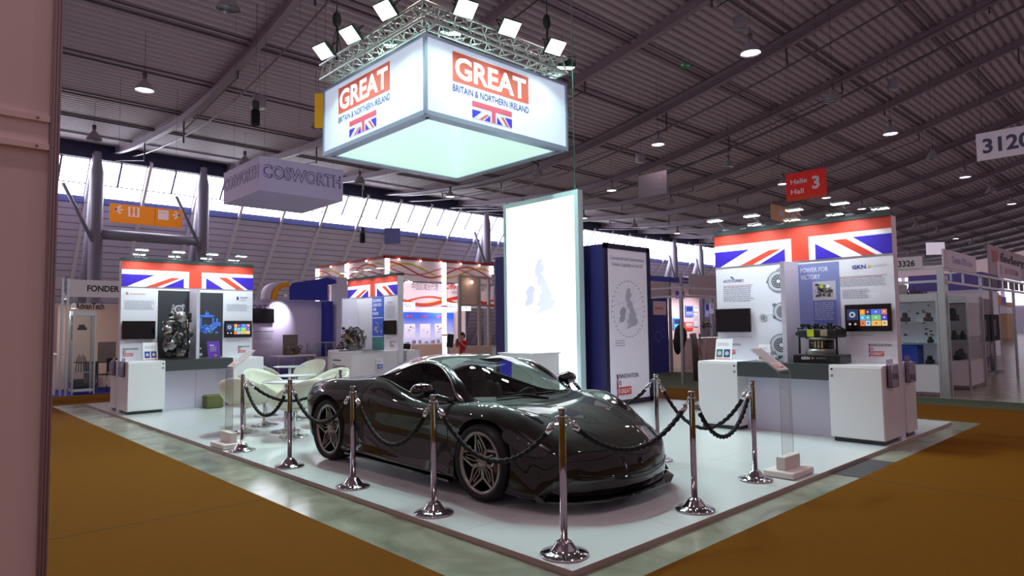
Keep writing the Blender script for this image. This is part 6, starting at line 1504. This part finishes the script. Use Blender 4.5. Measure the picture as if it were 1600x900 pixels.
# blue-edged canopy behind
o = R0('stand_canopy', (24, 14, 0), 'white stand canopy with a blue stripe far behind, between tower and right display wall', 'canopy')
g = MB(); g.box((18.5,15.9,3.0),(30,16.0,3.75)); put(g, 'fascia', mat('canopy_white', (224,214,232), .6), o); g = MB(); g.box((18.4,15.85,3.75),(30.1,16.05,4.0)); put(g, 'blue_stripe', mat('canopy_blue', (40,60,170), .5), o); g = MB()
for x in (19,24,29.5): g.box((x,15.9,0),(x+.15,16.05,3.0))
put(g, 'post', alug, o)

# --- right: glazed shell stands
o = R0('trade_stand', (14.5, 2.4, 0), 'aluminium framed stand with number 3326 and glass showcases, right of the right display wall', 'stand')
g = MB()
for x, y, z in ((12.40,1.02,2.66),(12.27,.93,2.62),(12.9,1.02,2.5),(15.9,1.02,2.62),(19.85,1.05,2.66),(12.4,4.4,2.66),(21.8,1.05,2.66)): frame_post(g, x, y, z, .06)
for z in (2.36,2.63): g.bar((12.4,1.02,z),(23,1.02,z), .04, .05); g.bar((12.4,1.02,z),(12.4,4.4,z), .04, .05)
for x in (13.3,14.3,16.9,18.0): g.box((x-.02,1.0,2.36),(x+.02,1.04,2.63))
put(g, 'frame', alu, o)
sg = mat('stand_side_wall', (168,158,162), .6)
g = MB(); g.box((12.5,4.4,0),(23,4.45,2.5)); g.box((15.9,2.6,0),(15.95,4.4,2.5)); put(g, 'back_wall', sg, o)
g = MB().box((12.36,1.29,2.64),(12.39,2.0,2.89)); put(g, 'number_board', mat('number_board', (196,180,190), .5), o); g = MB(); g.text('3326', 0, 0, .12, 0, pblack, .02, .31); g.xf(Matrix.Translation((12.35,1.735,2.70)) @ Matrix.Rotation(R(-90), 4, 'Z')); put(g, 'stand_number', pblack, o)
g = MB().box((12.37,2.3,2.36),(12.40,4.4,2.6)); put(g, 'purple_fascia', mat('fascia_purple', (70,56,150), .5), o)
g = MB()
for k in range(9): g.rbox((16.2+k*.72,.98,2.40),(16.62+k*.72,1.0,2.60), .01, mat('photo_dark_%d' % (k % 3), ((50,44,44),(90,84,84),(30,30,34))[k % 3], .5))
put(g, 'photo_strip', pgrey, o)
bw = mat('pale_banner', (214,208,222), .5)
for x0, x1, z0, z1, t, c, lb in ((12.7,15.45,2.66,3.04,'Tasnte OX s.r.o','ink_pale_blue','pale banner with faint lettering on top of the 3326 stand'), (17.9,20.8,2.68,3.10,'3D SYSTEMS','ink_pale_red','white banner with round red logo on top of the frame, far right')):
    q = root('stand_banner', ((x0+x1)/2, 1.0, z0), lb, 'banner'); g = MB().box((x0,.99,z0),(x1,1.02,z1)); put(g, 'board', bw, q)
    g = MB(); m_ = mat(c, (170,176,214) if 'blue' in c else (206,160,170), .6)
    g.text(t, x0+.45*(x1-x0)-.5*(.6*(x1-x0))+.25, z0+.13, .15, .985, m_, .02, .62*(x1-x0))
    if '3D' in t: g.pdisc(x0+.3, (z0+z1)/2, .13, .985, m_); g.pdisc(x0+.3, (z0+z1)/2, .08, .983, bw)
    put(g, 'lettering', m_, q)
s1 = showcase('glass_showcase', 12.46, 1.10, 12.98, 3.4, .66, 2.12, (1.10,1.54), 'wide glass showcase behind the 3326 corner post, blue cloth inside', .16)
s2 = showcase('glass_showcase', 14.50, 1.02, 15.8, 2.0, .66, 2.12, (1.12,1.55), 'glass showcase with dark parts right of the 3326 corner post', .16)
g = MB(); g.box((12.95,1.2,.68),(12.97,3.3,1.94)); put(g, 'backboard', mat('backboard_pale', (206,204,220), .6, emit=.1), s1)
g = MB(); rg = random.Random(2)
for k in range(46):
    u = rg.uniform(.1,2.0); z = rg.uniform(1.12,1.92); a = rg.uniform(.02,.09); g.pp([(u,z),(u+a,z+rg.uniform(-.03,.03)),(u+a*.8,z+.03),(u+.01,z+.035)], 0, blackm)
g.text('More than 1000 castings', .55, 1.36, .05, -.002, pnavy, .01, .6)
g.xf(Matrix.Translation((12.945,3.3,0)) @ Matrix.Rotation(R(-90), 4, 'Z')); put(g, 'part_print', blackm, s1)
g = MB().box((12.5,1.5,.665),(12.93,3.3,1.05)); put(g, 'blue_cloth', mat('royal_blue_cloth', (30,64,190), .7), s1)
for k, (x, y, z, s) in enumerate(((12.7,1.32,1.545,.26),(12.7,1.75,1.545,.28),(12.7,1.3,1.105,.18),(12.7,1.9,1.105,.16),(12.7,2.4,1.105,.22),(12.75,1.34,.665,.24))):
    lump(x, y, z, s, 'dark casting in the wide showcase, %s' % ('top shelf right end','top shelf left of the first','middle shelf right end','middle shelf centre','middle shelf left end','bottom beside the blue cloth')[k], 20+k)
for k, (x, y, z, s) in enumerate(((14.9,1.4,1.555,.42),(14.8,1.35,1.125,.30),(15.3,1.3,1.125,.28),(14.8,1.3,.665,.30),(15.3,1.35,.665,.34))):
    lump(x, y, z, s, 'dark casting in the showcase right of the corner post, %s' % ('top shelf','middle shelf left','middle shelf right','bottom left','bottom right')[k], 40+k)
# stand further right with exhibit rack
o = R0('trade_stand', (21, 3.2, 0), 'grey stand with a car sketch wall and cropped lettering, far right', 'stand')
g = MB().box((16.2,3.4,0),(30,3.5,2.45)); put(g, 'back_wall', mat('far_stand_wall', (170,154,162), .6), o)
g = MB(); g.text('Hirth Kaltstein', 17.2, 2.28, .34, 3.39, mat('ink_dark_violet', (50,40,64), .6), .03, 3.6); g.text('KALTSTEIN', 20, 2.08, .12, 3.39, pgrey, 0, .9)
g.prect(17.6,.3,20.2,1.9,3.395,mat('sketch_ground', (196,176,190), .6)); turbo(g, 18.2, 1.2, .32, 3.39, 6, [(150,140,150),(60,50,60),(30,26,34),(190,180,190),(100,90,100)]); g.pp([(18.5,.9),(18.9,.6),(19.0,.75),(18.7,1.1)], 3.385, red); g.prect(17.2,0,30,.16,3.39,mat('fascia_purple', (70,56,150), .5)); put(g, 'wall_print', pgrey, o)
for k, (x, lb) in enumerate(((19.9,'nearer'),(21.2,'farther'))):
    q = root('exhibit_rack', (x+.4, 1.9, 0), 'dark panel exhibit on a metal stand at the far right, %s one' % lb, 'exhibit'); g = MB().box((x,1.85,.95),(x+1.1,1.9,1.75)); put(g, 'panel', blackm, q); g = MB().tube([(x+.15,1.9,.05),(x+.15,1.9,.95)], .05, 8); g.box((x-.2,1.7,0),(x+.6,2.2,.05)); put(g, 'foot', alug, q); g = MB(); [g.box((x+.3+i*.2,1.84,1.1),(x+.36+i*.2,1.85,1.6)) for i in range(2)]; put(g, 'handle', alug, q)
q = root('company_banner', (26, 2.6, 3.0), 'large greyish banner with a red striped logo, right edge', 'banner'); g = MB().box((23.3,2.2,3.1),(30,2.25,4.1)); put(g, 'board', mat('fed_board', (190,172,180), .5), q); g = MB(); g.text('federn', 25.0, 3.58, .36, 2.19, mat('ink_dark_violet', (50,40,64), .6), .02, 4.4)
for k in range(5): g.prect(23.75,3.56+k*.08,24.6,3.61+k*.08,2.19,red)
put(g, 'lettering', red, q); g = MB()
for x in (23.4,29.9): g.box((x,2.2,0),(x+.1,2.28,3.0))
put(g, 'post', alug, q)
rg = random.Random(6); far_c = ((206,190,200),(226,222,236),(120,100,170),(190,150,120),(196,186,190),(150,140,170))
for k in range(14):
    x = 26+k*5.2+rg.uniform(-1,1); y = rg.uniform(3.2,7.5)+k*.75; h_ = rg.uniform(2.6,4.2); c = far_c[k % 6]
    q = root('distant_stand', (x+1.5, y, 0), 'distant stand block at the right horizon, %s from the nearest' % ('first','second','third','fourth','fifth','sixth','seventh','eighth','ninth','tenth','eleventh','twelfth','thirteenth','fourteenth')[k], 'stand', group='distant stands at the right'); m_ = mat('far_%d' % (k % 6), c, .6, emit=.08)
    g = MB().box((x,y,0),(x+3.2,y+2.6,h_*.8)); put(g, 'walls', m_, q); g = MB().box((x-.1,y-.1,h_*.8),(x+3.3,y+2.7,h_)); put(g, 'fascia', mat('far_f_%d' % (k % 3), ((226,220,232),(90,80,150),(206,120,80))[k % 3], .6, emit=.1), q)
